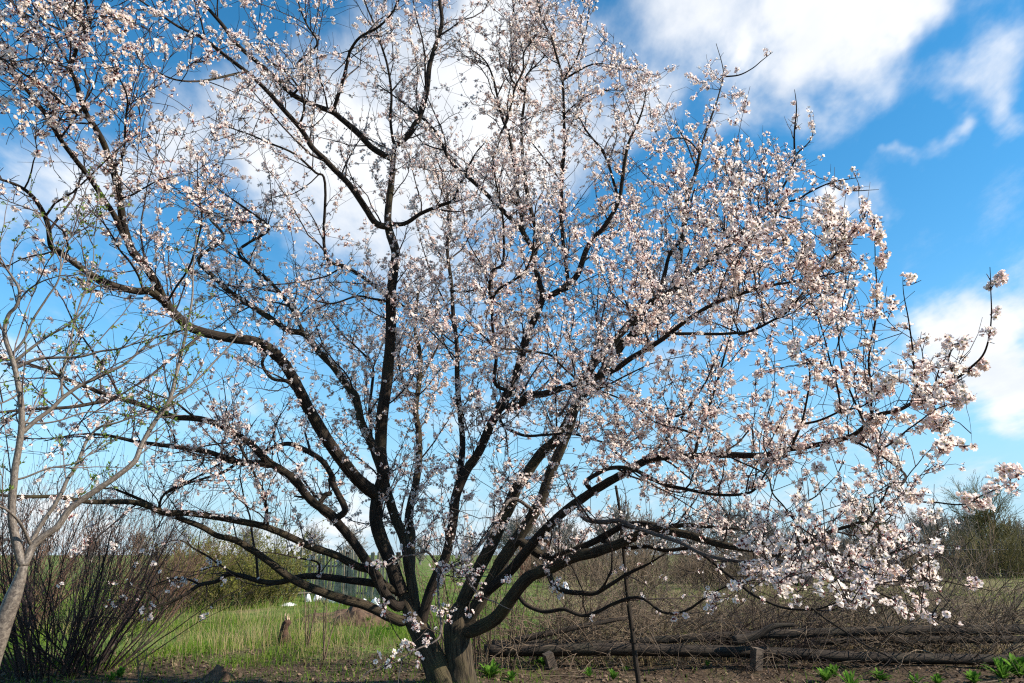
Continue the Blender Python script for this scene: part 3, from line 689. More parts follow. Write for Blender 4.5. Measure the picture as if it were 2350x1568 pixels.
ref = np.where(np.abs(Nn[:, 2:3]) < .9, np.array([[0, 0, 1.0]]), np.array([[1.0, 0, 0]]))
Ux = norm(np.cross(ref, Nn)); Uy = np.cross(Nn, Ux)
cs, sn = np.cos(spin)[:, None], np.sin(spin)[:, None]
Ux, Uy = Ux*cs + Uy*sn, -Ux*sn + Uy*cs
px_, py_, _ = project(X)
inview = (px_ > 5) & (px_ < 1019) & (py_ > 5) & (py_ < 678)

score = np.where(inview & (typ < 3), dist, 99)
near = np.argsort(score)[:300]
far = np.ones(len(X), bool); far[near] = False
Vs, fP, fC, fS, fB = [], [], [], [], []; off = 0
for k, lod, (tv, tp, tcx, ts) in [(k, 0, t) for k, t in enumerate(TPL)] + [(k, 1, t) for k, t in enumerate(FTPL)] + [(k, 2, t) for k, t in enumerate(TTPL)]:
    s = np.nonzero(far & (typ == k) & ((dist > 4.2).astype(int) + (dist > 5.5) == lod))[0]
    sc = sz[s]*(0.62 if k == 4 else 1)
    V = X[s][:, None, :] + sc[:, None, None]*(tv[None, :, 0:1]*Ux[s][:, None, :] + tv[None, :, 1:2]*Uy[s][:, None, :] + tv[None, :, 2:3]*Nn[s][:, None, :])
    o = (np.arange(len(s))*len(tv))[:, None, None] + off
    (fB if k == 4 else fP).append((tp[None] + o).reshape(-1, 3)); fC.append((tcx[None] + o).reshape(-1, 3))
    if len(ts): fS.append((ts[None] + o).reshape(-1, 3))
    Vs.append(V.reshape(-1, 3)); off += len(s)*len(tv)
PM = [M['petal'], M['calyx'], M['stamen'], M['budpink']]
obj('blossoms', mesh_from('blossoms', np.vstack(Vs), [(np.vstack(fP), 0), (np.vstack(fC), 1), (np.vstack(fS), 2), (np.vstack(fB), 3)], PM), apricot, 'stuff')
TM = [mesh_from('blossom', tv, [(tp, 0), (tcx, 1), (ts, 2)], PM) for tv, tp, tcx, ts in TPL[:3]]
for j in near:
    o = obj('blossom', TM[typ[j]], apricot); s = sz[j]
    o.matrix_basis = Matrix([[Ux[j][0]*s, Uy[j][0]*s, Nn[j][0]*s, X[j][0]], [Ux[j][1]*s, Uy[j][1]*s, Nn[j][1]*s, X[j][1]],
                             [Ux[j][2]*s, Uy[j][2]*s, Nn[j][2]*s, X[j][2]], [0, 0, 0, 1]])

# ------------------------------------------------------------------ ground
def gz(x, y):
    x = np.asarray(x, float); y = np.asarray(y, float)
    return 0.035*np.sin(0.9*x + 0.35*y) + 0.03*np.sin(1.6*y - 0.7*x + 1) + 0.02*np.sin(2.9*x + 2.1*y)
def gp(px, py):                                # where a sight line meets the flat ground
    d = ray(px, py); t = -CAM[2]/d[2]; p = CAM + d*t; p[2] = float(gz(p[0], p[1])); return p
g = np.sinh(np.linspace(-5.2, 5.2, 121)); g = g/g.max()*420
GX, GY = np.meshgrid(g, g + 9.0, indexing='ij'); GZ = gz(GX, GY)*np.clip(1 - (np.hypot(GX, GY - 9) - 30)/40, 0, 1)
n = len(g); I = np.arange(n*n).reshape(n, n)
Q = np.stack([I[:-1, :-1], I[1:, :-1], I[1:, 1:], I[:-1, 1:]], -1).reshape(-1, 4)
gr = obj('ground', mesh_from('ground', np.stack([GX, GY, GZ], -1).reshape(-1, 3), [(Q, 0)], [M['ground']])); gr['kind'] = 'structure'

def fan_area(nb, y0, y1, power=1.6, margin=1.15):
    """scatter in the wedge in front of the viewer, denser near by"""
    u = R.random(nb); a = 1 - power
    y = (y0**a + u*(y1**a - y0**a))**(1/a)
    return (R.random(nb)*2 - 1)*y*0.80*margin, y
def nz(x, y, s, o=0.0): return np.array([mnoise.noise(Vector((a*s + o, b*s, 3.7))) for a, b in zip(x, y)])
def blades(name, x, y, h, w, bend, mat, label, cat):
    k = len(x); az = R.random(k)*2*math.pi; ax = np.stack([np.cos(az), np.sin(az), np.zeros(k)], 1)
    ld_ = R.random(k)*2*math.pi; ln = np.stack([np.cos(ld_), np.sin(ld_), np.zeros(k)], 1)*bend[:, None]
    b = np.stack([x, y, gz(x, y) - 0.01], 1); up = np.array([0, 0, 1.0])
    mid = b + up*(h*0.55)[:, None] + ln*(h*0.25)[:, None]; top = b + up*(h*0.95)[:, None] + ln*(h*0.85)[:, None]
    V = np.stack([b - ax*w[:, None], b + ax*w[:, None], mid + ax*(w*0.8)[:, None], mid - ax*(w*0.8)[:, None], top], 1).reshape(-1, 3)
    o = np.arange(k)*5
    q = np.stack([o, o+1, o+2, o+3], 1); t = np.stack([o+3, o+2, o+4], 1)
    ob = obj(name, mesh_from(name, V, [(q, 0), (t, 0)], [mat], smooth=False)); ob['kind'] = 'stuff'
    return tag(ob, label, cat)
# green grass: thick in the clearing, thin under the trees
x, y = fan_area(200000, 7.2, 42, 1.7)
big = nz(x, y, 0.33); sml = nz(x, y, 1.1, 7)
bare_y = y + sml*2.2 - np.maximum(x, 0)*0.12
p = np.clip((bare_y - 9.4)/1.5, 0.16, 1)*np.clip(0.75 + big*1.3 + sml*0.6, 0.08, 1)
p *= np.where((x > 0.4), np.interp(y, [9, 15, 24, 40], [0.16, 0.25, 0.6, 0.4]), 1.0)
k = R.random(len(x)) < p; x, y, sml = x[k], y[k], sml[k]
h = np.clip(R.gamma(4, 0.028, len(x))*(1 + 0.5*sml), 0.04, 0.32)*np.clip(0.7 + (y - 9)*0.05, 0.5, 1.25)
blades('grass', x, y, h, np.full(len(x), 0.0026)*(1 + y*0.05), R.uniform(0.1, 1.1, len(x)), M['grass'], 'fresh green spring grass covering the clearing behind the apricot tree', 'grass')
# last year's dry straw
x, y = fan_area(60000, 9.2, 34, 1.5)
n_ = nz(x, y, 0.42, 21); px_s, py_s, _ = project(np.stack([x, y, np.zeros(len(x))], 1))
w_ = np.exp(-((px_s - 225)/95)**2)*np.exp(-((y - 14.5)/4.0)**2)*0.55 + np.clip(n_*1.2 - 0.12, 0, 0.5) + np.where(x > 0.8, np.interp(y, [9, 16, 26], [0.45, 0.4, 0.1]), 0)
k = R.random(len(x)) < w_; x, y = x[k], y[k]
h = np.clip(R.gamma(5, 0.055, len(x)), 0.1, 0.75)*np.where(x > 0.8, 0.7, 1)
blades('dry_grass', x, y, h, np.full(len(x), 0.0016)*(1 + y*0.05), R.uniform(0.05, 0.9, len(x)), M['straw'], 'tall pale straw left from last year standing among the green grass', 'dry grass')
# fallen leaves and crumbs of bark under the trees
k = 16000
x = R.uniform(-9, 9, k); y = R.uniform(6.2, 11.2, k)
a = R.random(k)*2*math.pi; s_ = R.uniform(0.008, 0.032, k); tl_ = R.normal(0, 0.45, (k, 2))
e1 = np.stack([np.cos(a), np.sin(a), tl_[:, 0]], 1)*s_[:, None]; e2 = np.stack([-np.sin(a), np.cos(a), tl_[:, 1]], 1)*(s_*0.6)[:, None]
c = np.stack([x, y, gz(x, y) + 0.012], 1)
V = np.stack([c - e1, c + e2, c + e1, c - e2], 1).reshape(-1, 3); o = np.arange(k)*4
lt = obj('leaf_litter', mesh_from('leaf_litter', V, [(np.stack([o, o+1, o+2, o+3], 1), 0)], [M['litter']], smooth=False)); lt['kind'] = 'stuff'
tag(lt, 'brown leaf litter strewn over the bare soil under the trees', 'leaf litter')

# ------------------------------------------------------------------ generic bare bush and bare tree
def bush(name, label, cat, base, ns, height, spread, mat, group=None, tw=10, tl2=0.45, arch=0.0, width=0.25, r0=0.011, leaf=None, nleaf=0, lsize=0.02, lean=(0, 0), wig=0.10, twr=0.0028):
    base = np.array(base, float); root = thing(name, base, label, cat, group)
    a = R.random(ns)*2*math.pi; rr = np.sqrt(R.random(ns))
    S = base + np.stack([np.cos(a)*rr*width, np.sin(a)*rr*width, np.full(ns, -0.05)], 1)
    D = norm(np.stack([np.cos(a)*rr*spread + lean[0], np.sin(a)*rr*spread + lean[1], np.ones(ns)], 1))
    L = height*R.uniform(0.65, 1.1, ns)*np.sqrt(1 + (rr*spread)**2)**0.6
    n = 10; P = np.empty((ns, n, 3)); P[:, 0] = S; d = D.copy()
    for i in range(1, n):
        d = norm(d + R.normal(0, wig, (ns, 3)) + np.array([0, 0, -arch])*i/n*0.7 + (np.array([0, 0, 0.04]) if arch == 0 else 0))
        P[:, i] = P[:, i-1] + d*(L/(n - 1))[:, None]
        P[:, i, 2] = np.maximum(P[:, i, 2], 0.03)
    Rr = taper(np.full(ns, r0)*R.uniform(0.6, 1.2, ns), np.full(ns, r0*0.2), n)
    main = min(ns, 24)
    for j in range(main):
        V, Qd, uv = tubes(P[j:j+1], Rr[j:j+1], 6); obj('stem', mesh_from('stem', V, [(Qd, 0)], [mat], uv), root)
    own = np.repeat(np.arange(ns), np.maximum(1, R.poisson(tw, ns))); u = 0.15 + 0.83*R.random(len(own))
    x = u*(n-1); i = np.minimum(x.astype(int), n-2); f = (x - i)[:, None]
    p = P[own, i]*(1-f) + P[own, i+1]*f; t = norm(P[own, i+1] - P[own, i])
    L3 = np.clip(R.gamma(2.5, tl2/2.5, len(own)), 0.05, 1.5)
    PT = grow(p, norm(t*0.9 + perp(t)*0.55), L3, 4, 0.14, 0.08 if arch == 0 else -0.04)
    PT[:, :, 2] = np.maximum(PT[:, :, 2], 0.02)
    Vt, Qt, _ = tubes(PT, taper(np.full(len(PT), twr), np.full(len(PT), twr*0.4), 4), 3)
    if ns > main:
        Vm, Qm, _ = tubes(P[main:], Rr[main:], 5); Qt = np.vstack([Qt, Qm + len(Vt)]); Vt = np.vstack([Vt, Vm])
    obj('twigs', mesh_from('twigs', Vt, [(Qt, 0)], [mat]), root, 'stuff')
    if leaf is not None:
        add_leaves(root, PT, leaf, nleaf, lsize)
    return root
def add_leaves(root, PT, mat, cnt, size, name='leaves'):
    m, n, _ = PT.shape; o = R.integers(0, m, cnt); u = 0.15 + 0.85*R.random(cnt)
    x = u*(n-1); i = np.minimum(x.astype(int), n-2); f = (x - i)[:, None]
    p = PT[o, i]*(1-f) + PT[o, i+1]*f; t = norm(PT[o, i+1] - PT[o, i])
    d = norm(t*0.7 + perp(t)*0.8); sd = norm(np.cross(d, R.normal(0, 1, d.shape))); s = size*R.uniform(0.5, 1.3, cnt)[:, None]
    V = np.stack([p, p + d*s*0.5 + sd*s*0.28, p + d*s, p + d*s*0.5 - sd*s*0.28], 1).reshape(-1, 3); q = np.arange(cnt)*4
    obj(name, mesh_from(name, V, [(np.stack([q, q+1, q+2, q+3], 1), 0)], [mat], smooth=False), root, 'stuff')
def bare_tree(name, label, base, H, width, mat, group=None, leaf=None, nleaf=0, tw=2200, rt=0.09, stems=1, thin=0.006):
    base = np.array(base, float); root = thing(name, base, label, 'tree', group)
    allP = []
    for q in range(stems):
        D = np.array([[R.normal(0, 0.12 + 0.12*(stems > 1)), R.normal(0, 0.1), 1.0]])
        P = grow(base[None] + np.array([[R.normal(0, .12*stems), 0, -0.1]]), D, np.array([H*0.85]), 9, 0.07, 0.05)
        V, Qd, uv = tubes(P, taper(np.array([rt]), np.array([rt*0.12]), 9), 7); obj('trunk', mesh_from('trunk', V, [(Qd, 0)], [mat], uv), root)
        allP.append(P)
    T = np.concatenate(allP, 0)
    k = 26*stems; o = R.integers(0, stems, k); u = R.uniform(0.12, 0.95, k); x = u*8; i = np.minimum(x.astype(int), 7); f = (x-i)[:, None]
    p = T[o, i]*(1-f) + T[o, i+1]*f; a = R.random(k)*2*math.pi
    D = np.stack([np.cos(a), np.sin(a), R.uniform(0.4, 1.3, k)], 1)
    P1 = grow(p, D, width*R.uniform(0.5, 1.0, k)*(1.15 - 0.6*u), 8, 0.14, 0.08)
    V1, Q1, _ = tubes(P1, taper(rt*0.35*(1.1-u), np.full(k, thin), 8), 5)
    o = R.integers(0, k, tw//6); f8 = R.integers(1, 7, tw//6); t = norm(P1[o, f8+1] - P1[o, f8])
    P2_ = grow(P1[o, f8], norm(t + perp(t)*0.8), width*R.uniform(0.15, 0.5, len(o)), 6, 0.15, 0.08)
    V2_, Q2_, _ = tubes(P2_, np.full((len(o), 6), thin), 3)
    o2 = R.integers(0, len(P2_), tw); f5 = R.integers(1, 5, tw); t = norm(P2_[o2, f5+1 - (f5 == 5)] - P2_[o2, f5-1])
    P3_ = grow(P2_[o2, f5], norm(t + perp(t)*0.7), width*R.uniform(0.06, 0.25, tw), 3, 0.15, 0.08)
    V3_, Q3_, _ = tubes(P3_, np.full((tw, 3), thin*0.6), 3)
    obj('crown', mesh_from('crown', np.vstack([V1, V2_, V3_]), [(np.vstack([Q1, Q2_ + len(V1), Q3_ + len(V1) + len(V2_)]), 0)], [mat]), root, 'stuff')
    if leaf is not None: add_leaves(root, P3_, leaf, nleaf, 0.07)
    return root

def dup(root, loc, rotz, scale=1.0, label=None):
    r = root.copy(); COL.objects.link(r); r.location = tuple(float(v) for v in loc); r.rotation_euler = (0, 0, rotz); r.scale = (scale,)*3
    if label: r['label'] = label
    for ch in root.children:
        c = ch.copy(); COL.objects.link(c); c.parent = r; c.matrix_parent_inverse = Matrix.Translation(-root.location)
    return r
def gpz(zx, zy): return gp(zx*1024/2350, zy*1024/2350)     # ground point of a spot in the 2350-wide view
def zat(zx, zy, Y): return at(zx*1024/2350, zy*1024/2350, Y)
def gxy(zx, Y):
    p = zat(zx, 1450, Y); p[2] = float(gz(p[0], p[1])); return p

# ------------------------------------------------------------------ left shrubs
sh = bush('upright_shrub', 'dense dark leafless shrub of many upright purple-brown stems beside young grey tree', 'shrub', gxy(140, 9.0), 80, 2.15, 0.75, M['shrubtwig'], tw=15, tl2=0.6, width=0.5, r0=0.013, wig=0.07, leaf=M['redtwig'], nleaf=5000, lsize=0.022)
bush('upright_shrub', 'low spreading dark shrub with stems fanning out towards the green clearing', 'shrub', gxy(225, 9.3), 40, 1.35, 1.7, M['shrubtwig'], tw=12, tl2=0.4, width=0.35, r0=0.011, wig=0.09)
for q, (zx, Y, hh) in enumerate(((10, 13.0, 2.3), (-120, 14.5, 2.6), (330, 15.5, 2.1))):
    if q: dup(RB, gxy(zx, Y), 2.0*q, hh/2.3); continue
    RB = bush('reddish_shrub', 'twiggy rust-brown shrub standing behind the dense dark shrub', 'shrub', gxy(zx, Y), 60, hh, 0.8, M['redtwig'], 'rust-brown shrubs at the back', tw=14, tl2=0.5, width=0.5, r0=0.012, twr=0.0045)
bush('olive_bush', 'round bush covered in small yellow-green spring leaves beside picket fence', 'shrub', gxy(520, 18.5), 90, 2.0, 0.95, M['olivetwig'], tw=16, tl2=0.45, width=0.7, r0=0.012, leaf=M['oliveleaf'], nleaf=12000, lsize=0.05, twr=0.005)
bush('olive_bush', 'lower yellow-green bush leaning out from behind the round leafy bush', 'shrub', gxy(415, 19.5), 70, 1.5, 0.9, M['olivetwig'], tw=14, tl2=0.4, width=0.6, r0=0.012, leaf=M['oliveleaf'], nleaf=7000, lsize=0.05, twr=0.005)
bush('olive_bush', 'small yellow-green bush growing against the end of the picket fence', 'shrub', gxy(610, 19.6), 50, 1.3, 0.8, M['olivetwig'], tw=14, tl2=0.4, width=0.5, r0=0.012, leaf=M['oliveleaf'], nleaf=5000, lsize=0.05, twr=0.005)

# ------------------------------------------------------------------ young smooth-barked tree on the left
YT = {}
def ty(*a, **k): return trace(YT, *a, **k)
ty('t', 'A -130,1420 -60,1240 0,1100 45,980 95,850 140,720 165,620', 4.0, 46, 30, Y0=4.0)
ty('a', 'A 135,560 118,480 98,380 90,300 95,200 110,60 F 118,1540 132,1400 146,1200 140,1050 125,950 105,850 70,740 35,650 20,560 50,450 110,380 130,280 90,200 30,110 -20,60', 3.8, 19, 6, 't')
ty('b', 'A 185,560 212,490 290,415 380,350 450,250 520,190 640,110 760,30 F 930,1480 980,1370 1030,1280 1090,1190 1135,1135 1180,1075 1205,1020 1230,900 1260,760 1290,600 1310,480 1345,300 1360,60 1365,-120', 4.6, 17, 3, 't')
ty('c', 'A 212,450 280,330 360,220 420,120 455,40 F 520,1540 560,1440 600,1340 680,1240 800,1200 950,1150 1100,1120', 4.3, 11, 3, 'b')
ty('d', 'A 205,470 150,340 80,260 0,215 -100,190', 3.7, 8, 4, 'b')
ty('e', 'F 150,1275 250,1180 350,1100 430,1020 540,940 650,890 760,840 870,790 1000,690 1100,600 1200,490 1260,430', 4.3, 11, 2.5, 'a')
ty('f', 'F 1130,1140 1180,1070 1300,980 1400,880 1500,760 1600,660 1700,540 1760,470', 4.7, 7, 2.5, 'b')
ty('g', 'F 95,830 250,760 400,745 550,740 700,705 850,690 970,640 1080,560', 4.1, 8, 2.5, 'a')
ty('h', 'F 60,800 100,780 200,690 330,590 480,510 600,400 660,270', 4.0, 8, 2.5, 'a')
ty('i', 'F 430,1000 420,880 440,770 490,600 540,440 590,280 640,110 650,0 G 590,1450', 4.2, 6, 2, 'e')
ty('j', 'F 110,380 180,290 280,230 400,190 480,170', 3.8, 5, 2, 'a')
ty('k', 'F 120,1000 0,1060 -80,1080', 3.6, 5, 3, 'a')
ty('l', 'F 145,1200 300,1200 420,1180 560,1130 700,1110 840,1060', 4.2, 5, 2, 'a')
ty('m', 'A 115,30 200,15 F 350,1530 520,1500 640,1420 780,1330', 4.2, 5, 2, 'a')
ty('n', 'F 70,740 150,640 220,480 330,330 420,200 G 400,1560 480,1440 520,1300', 3.9, 6, 2, 'a')
yb = YT['t']['P'][0].copy(); yb[2] = 0
young = thing('young_tree', yb, 'young slender tree with smooth grey bark and opening green leaf buds', 'tree')
for nme, d in YT.items():
    P, Rr = d['P'], d['R']
    if nme == 't':
        low = np.array([P[0][0] - 0.25, P[0][1], -0.1]); P = np.vstack([low, P]); Rr = np.concatenate([[Rr[0]*1.25], Rr])
    obj('trunk' if nme == 't' else ('limb' if nme in 'abce' else 'branch'), limb_mesh('limb', P, Rr, M['youngbark'], 14 if nme in 'tabce' else 7, 0.025), young)
s2, d2, l2 = [], [], []
for nme, d in YT.items():
    if nme == 't': continue
    P, Rr = d['P'], d['R']; ln = np.linalg.norm(np.diff(P, axis=0), axis=1).sum(); k = int(ln*7)
    u = 0.25 + 0.75*R.random(k); p, t, rr = sample_on(P, Rr, u)
    s2.append(p); d2.append(norm(t*0.9 + perp(t)*0.6 + np.array([0, 0, 0.25]))); l2.append(np.clip(R.gamma(3, 0.13, k), 0.08, 0.9))
PY = grow(np.vstack(s2), np.vstack(d2), np.concatenate(l2), 8, 0.10, 0.05)
qx, qy, _ = project(PY[:, -1]); PY = PY[(qx < 240) | (qy > 330)]; qx, qy, _ = project(PY[:, -1]); PY = PY[qx < 330]
Vy, Qy, _ = tubes(PY, taper(np.full(len(PY), 0.0042), np.full(len(PY), 0.0016), 8), 5)
o = np.repeat(np.arange(len(PY)), 5); f7 = R.integers(1, 7, len(o)); t = norm(PY[o, f7] - PY[o, f7-1])
PZ = grow(PY[o, f7], norm(t*0.6 + perp(t)*0.7), R.uniform(0.02, 0.16, len(o)), 4, 0.12, 0.05)
Vz, Qz, _ = tubes(PZ, taper(np.full(len(PZ), 0.0026), np.full(len(PZ), 0.0014), 4), 4)
obj('twigs', mesh_from('twigs', np.vstack([Vy, Vz]), [(np.vstack([Qy, Qz + len(Vy)]), 0)], [M['youngtwig']]), young, 'stuff')
add_leaves(young, PZ, M['leafbud'], 2600, 0.022, 'leaf_buds')

# ------------------------------------------------------------------ far background
FT = []
for q in range(28):
    zx = 1150 + q*47 + R.uniform(-25, 25); Y = R.uniform(58, 78); k = R.uniform(0.75, 1.25)
    if q < 4: FT.append(bare_tree('distant_tree', 'distant leafless grey-brown tree in the row along the horizon', gxy(zx, Y), 4.2, 2.5, M['fartwig'], 'bare trees along the horizon', tw=900, rt=0.11, stems=2 + q % 2, thin=0.028))
    else: dup(FT[q % 4], gxy(zx, Y), R.uniform(0, 6.28), k)
for q, zx in enumerate((1080, 960, 800, 700, 560, -60, 60, 180, 300)): dup(FT[q % 4], gxy(zx, R.uniform(75, 95)), R.uniform(0, 6.28), R.uniform(0.7, 1.0))
bare_tree('bare_tree', 'tall leafless tree with olive twigs standing by the iron railings', gxy(2300, 44), 5.6, 2.9, M['olivetwig'], tw=2000, rt=0.12, stems=4, thin=0.010, leaf=M['oliveleaf'], nleaf=1500)
bare_tree('bare_tree', 'leafless tree with fine grey-green twigs rising behind the dark blue heap', gxy(2045, 46), 5.0, 2.0, M['olivetwig'], tw=1600, rt=0.11, stems=3, thin=0.011, leaf=M['oliveleaf'], nleaf=2500)
for q, (zx, Y) in enumerate(((2330, 40), (2260, 43), (2400, 42))):
    if q: dup(TB, gxy(zx, Y), 2.0*q); continue
    TB = bush('thicket_bush', 'dark olive thicket bush growing behind the iron railings', 'shrub', gxy(zx, Y), 70, 2.1, 1.0, M['olivetwig'], 'thicket behind the railings', tw=14, tl2=0.8, width=0.9, r0=0.02, twr=0.012)
MB_ = []
for q in range(20):
    zx = 1230 + q*50 + R.uniform(-25, 25); Y = R.uniform(24, 46)
    if q < 3: MB_.append(bush('meadow_bush', 'twiggy brown leafless bush out in the far meadow', 'shrub', gxy(zx, Y), 55, 1.4, 1.1, M['drytwig'], 'brown bushes in the far meadow', tw=12, tl2=0.6, width=0.9, r0=0.014, twr=0.008))
    else: dup(MB_[q % 3], gxy(zx, Y), R.uniform(0, 6.28), R.uniform(0.8, 1.3))
def box_mesh(name, sx, sy, sz, mat, bev=0.0, top=None):
    """box standing on z=0; top: pointed peak height"""
    x, y = sx/2, sy/2
    V = [(-x, -y, 0), (x, -y, 0), (x, y, 0), (-x, y, 0), (-x, -y, sz), (x, -y, sz), (x, y, sz), (-x, y, sz)]
    F = [(np.array([[0, 3, 2, 1], [0, 1, 5, 4], [1, 2, 6, 5], [2, 3, 7, 6], [3, 0, 4, 7]]), 0)]
    if top:
        V += [(0, -y, sz + top), (0, y, sz + top)]
        F += [(np.array([[4, 5, 8], [6, 7, 9]]), 0), (np.array([[5, 6, 9, 8], [7, 4, 8, 9]]), 0)]
    else: F += [(np.array([[4, 5, 6, 7]]), 0)]
    return mesh_from(name, V, F, [mat], smooth=False)

# iron railings
A, B_ = gxy(1930, 38.5), gxy(2480, 40.5)
rl = thing('iron_railing', A, 'dark iron railing fence of thin upright bars along the meadow edge', 'fence')
dirv = B_ - A; Lr = float(np.hypot(dirv[0], dirv[1])); ang = math.atan2(dirv[1], dirv[0])
bar = box_mesh('bar', 0.028, 0.028, 1.85, M['iron'], top=0.05); pst = box_mesh('post', 0.10, 0.10, 1.95, M['iron'], top=0.05)
nb = int(Lr/0.17)
for i in range(nb + 1):
    p = A + dirv*(i/nb); ispost = i % 16 == 5
    o = obj('post' if ispost else 'bar', pst if ispost else bar, rl)
    o.location = (p[0], p[1], -0.02); o.rotation_euler = (R.normal(0, .01), R.normal(0, .012), ang)
for zz in (0.28, 1.55):
    P = np.array([A + [0, -0.03, zz], B_ + [0, -0.03, zz]]); V, Qd, uv = tubes(P[None], np.full((1, 2), 0.028), 4); obj('rail', mesh_from('rail', V, [(Qd, 0)], [M['iron']], smooth=False), rl)

# weathered picket fence
A, B_ = gxy(330, 22.5), gxy(905, 21.2)
pf = thing('picket_fence', A, 'old weathered grey picket fence of narrow uneven wooden slats', 'fence')
dirv = B_ - A; Lr = float(np.hypot(dirv[0], dirv[1])); ang = math.atan2(dirv[1], dirv[0]); nb = int(Lr/0.068)
pms = [box_mesh('picket', 0.042 + 0.008*q, 0.018, 1.22 + 0.05*q, M['picket'], top=0.02*q) for q in range(4)]
for i in range(nb + 1):
    if R.random() < 0.04: continue
    p = A + dirv*(i/nb); o = obj('picket', pms[int(R.integers(0, 4))], pf)
    o.location = (p[0], p[1], float(gz(p[0], p[1])) + R.normal(0, .025)); o.rotation_euler = (R.normal(0, .02), R.normal(0, .035), ang)
for i in range(6):
    p = A + dirv*(i/5); o = obj('post', box_mesh('post', 0.11, 0.10, 1.4, M['timber']), pf); o.location = (p[0], p[1] + 0.09, -0.03); o.rotation_euler = (0, 0, ang)
for zz in (0.25, 1.0):
    P = np.array([A + [0, 0.035, zz], B_ + [0, 0.035, zz]]); V, Qd, uv = tubes(P[None], np.full((1, 2), 0.03), 4); obj('rail', mesh_from('rail', V, [(Qd, 0)], [M['picket']], smooth=False), pf)
P = np.array([gxy(610, 21.0) + [0, 0, 0.14], gxy(720, 20.8) + [0, 0, 0.20]])
V, Qd, uv = tubes(catmull(P, 4)[None], np.full((1, 5), 0.03), 6); tag(obj('wooden_pole', mesh_from('pole', V, [(Qd, 0)], [M['picket']])), 'thin bare wooden pole lying low along the foot of the picket fence', 'pole')

# rubbish bags and sheets in the meadow
import bmesh
def lump(name, label, cat, pos, size, mat, seed, flat=0.35, peak=0.0):
    bm = bmesh.new(); bmesh.ops.create_icosphere(bm, subdivisions=3, radius=1.0)
    for v in bm.verts:
        n_ = mnoise.noise(v.co*1.4 + Vector((seed*7.1, 0, 0)))*0.32 + mnoise.noise(v.co*3.6 + Vector((seed, 9, 0)))*0.16
        c = v.co*(1 + n_)
        if peak and c.z > 0.4: c.x *= 1 - peak*(c.z - 0.4); c.y *= 1 - peak*(c.z - 0.4); c.z += peak*0.4*(c.z - 0.4)
        c.z = max(c.z, -flat); v.co = Vector((c.x*size[0], c.y*size[1], (c.z + flat)*size[2]))
    me = bpy.data.meshes.new(name); bm.to_mesh(me); bm.free(); me.materials.append(mat)
    for p in me.polygons: p.use_smooth = True
    o = obj(name, me); o.location = (pos[0], pos[1], pos[2] - 0.02); o.rotation_euler = (0, 0, seed*1.3)
    return tag(o, label, cat)
lump('plastic_sheet', 'crumpled white plastic sheet lying flat on the grass before the olive bush', 'plastic sheet', gxy(655, 19.6), (0.28, 0.18, 0.07), M['plastic'], 1)
lump('plastic_bag', 'small upright white plastic bag next to a slender sapling', 'plastic bag', gxy(700, 20.4), (0.10, 0.10, 0.15), M['plastic'], 2, peak=0.7)
lump('plastic_bag', 'tall knotted white bag between two smaller bags by the fence', 'plastic bag', gxy(722, 20.6), (0.10, 0.10, 0.18), M['plastic'], 3, peak=0.8)
lump('plastic_bag', 'pale blue and white bag slumped at the fence', 'plastic bag', gxy(748, 20.4), (0.24, 0.18, 0.20), M['bluegrey'], 4, peak=0.4)
lump('plastic_bag', 'low grey-blue bag at the end of the row of rubbish', 'plastic bag', gxy(775, 20.4), (0.18, 0.16, 0.17), M['bluegrey'], 5, peak=0.3)
lump('plastic_bag', 'white bag half hidden behind the low left limb of the blossoming tree', 'plastic bag', gxy(832, 20.2), (0.14, 0.12, 0.14), M['plastic'], 6, peak=0.4)
lump('plastic_bag', 'round white bag at the far end of the picket fence', 'plastic bag', gxy(858, 20.2), (0.14, 0.12, 0.15), M['plastic'], 7, peak=0.4)
lump('white_sack', 'small white sack standing alone in the brown meadow beyond the trunk', 'sack', gxy(1300, 26), (0.16, 0.14, 0.3), M['plastic'], 8, peak=0.5)
lump('covered_heap', 'tall heap under a dark blue tarpaulin in front of the railings', 'tarpaulin', gxy(2065, 31), (0.62, 0.5, 1.05), M['blue'], 9, peak=0.2)
lump('covered_heap', 'heap under white sheeting beside the dark blue heap', 'tarpaulin', gxy(2018, 31), (0.45, 0.4, 0.95), M['plastic'], 10, peak=0.2)
lump('covered_heap', 'heap under black sheeting away from the blue heap', 'tarpaulin', gxy(1850, 31), (0.55, 0.5, 1.0), M['black'], 11, peak=0.1)

# little plank shed glimpsed between the limbs
bp = gxy(1228, 42.0); shed = thing('plank_shed', bp, 'small rust-red plank shed far off between the right-hand limbs', 'shed')
SW, SD_, SH = 1.7, 1.5, 2.1
o = obj('wall', box_mesh('wall', SW - 0.06, SD_ - 0.06, SH, M['timber']), shed); o.location = (bp[0], bp[1], -0.02)
pk = box_mesh('plank', 0.155, 0.03, SH, M['brick']); pk.materials[0] = M['brick']
for i in range(10):
    for sd in (-1, 1):
        o = obj('plank', pk, shed); o.location = (bp[0] - SW/2 + 0.085 + i*0.17, bp[1] + sd*SD_/2, R.normal(0, .01)); o.rotation_euler = (0, R.normal(0, .004), 0)
for i in range(9):
    for sd in (-1, 1):
        o = obj('plank', pk, shed); o.location = (bp[0] + sd*SW/2, bp[1] - SD_/2 + 0.07 + i*0.17, R.normal(0, .01)); o.rotation_euler = (0, 0, math.pi/2)
o = obj('roof', box_mesh('roof', SW + 0.3, SD_ + 0.3, 0.07, M['black']), shed); o.location = (bp[0], bp[1], SH + 0.03); o.rotation_euler = (0.10, 0, 0)
o = obj('door', box_mesh('door', 0.7, 0.03, 1.75, M['timber']), shed); o.location = (bp[0] + 0.3, bp[1] - SD_/2 - 0.04, 0.03)

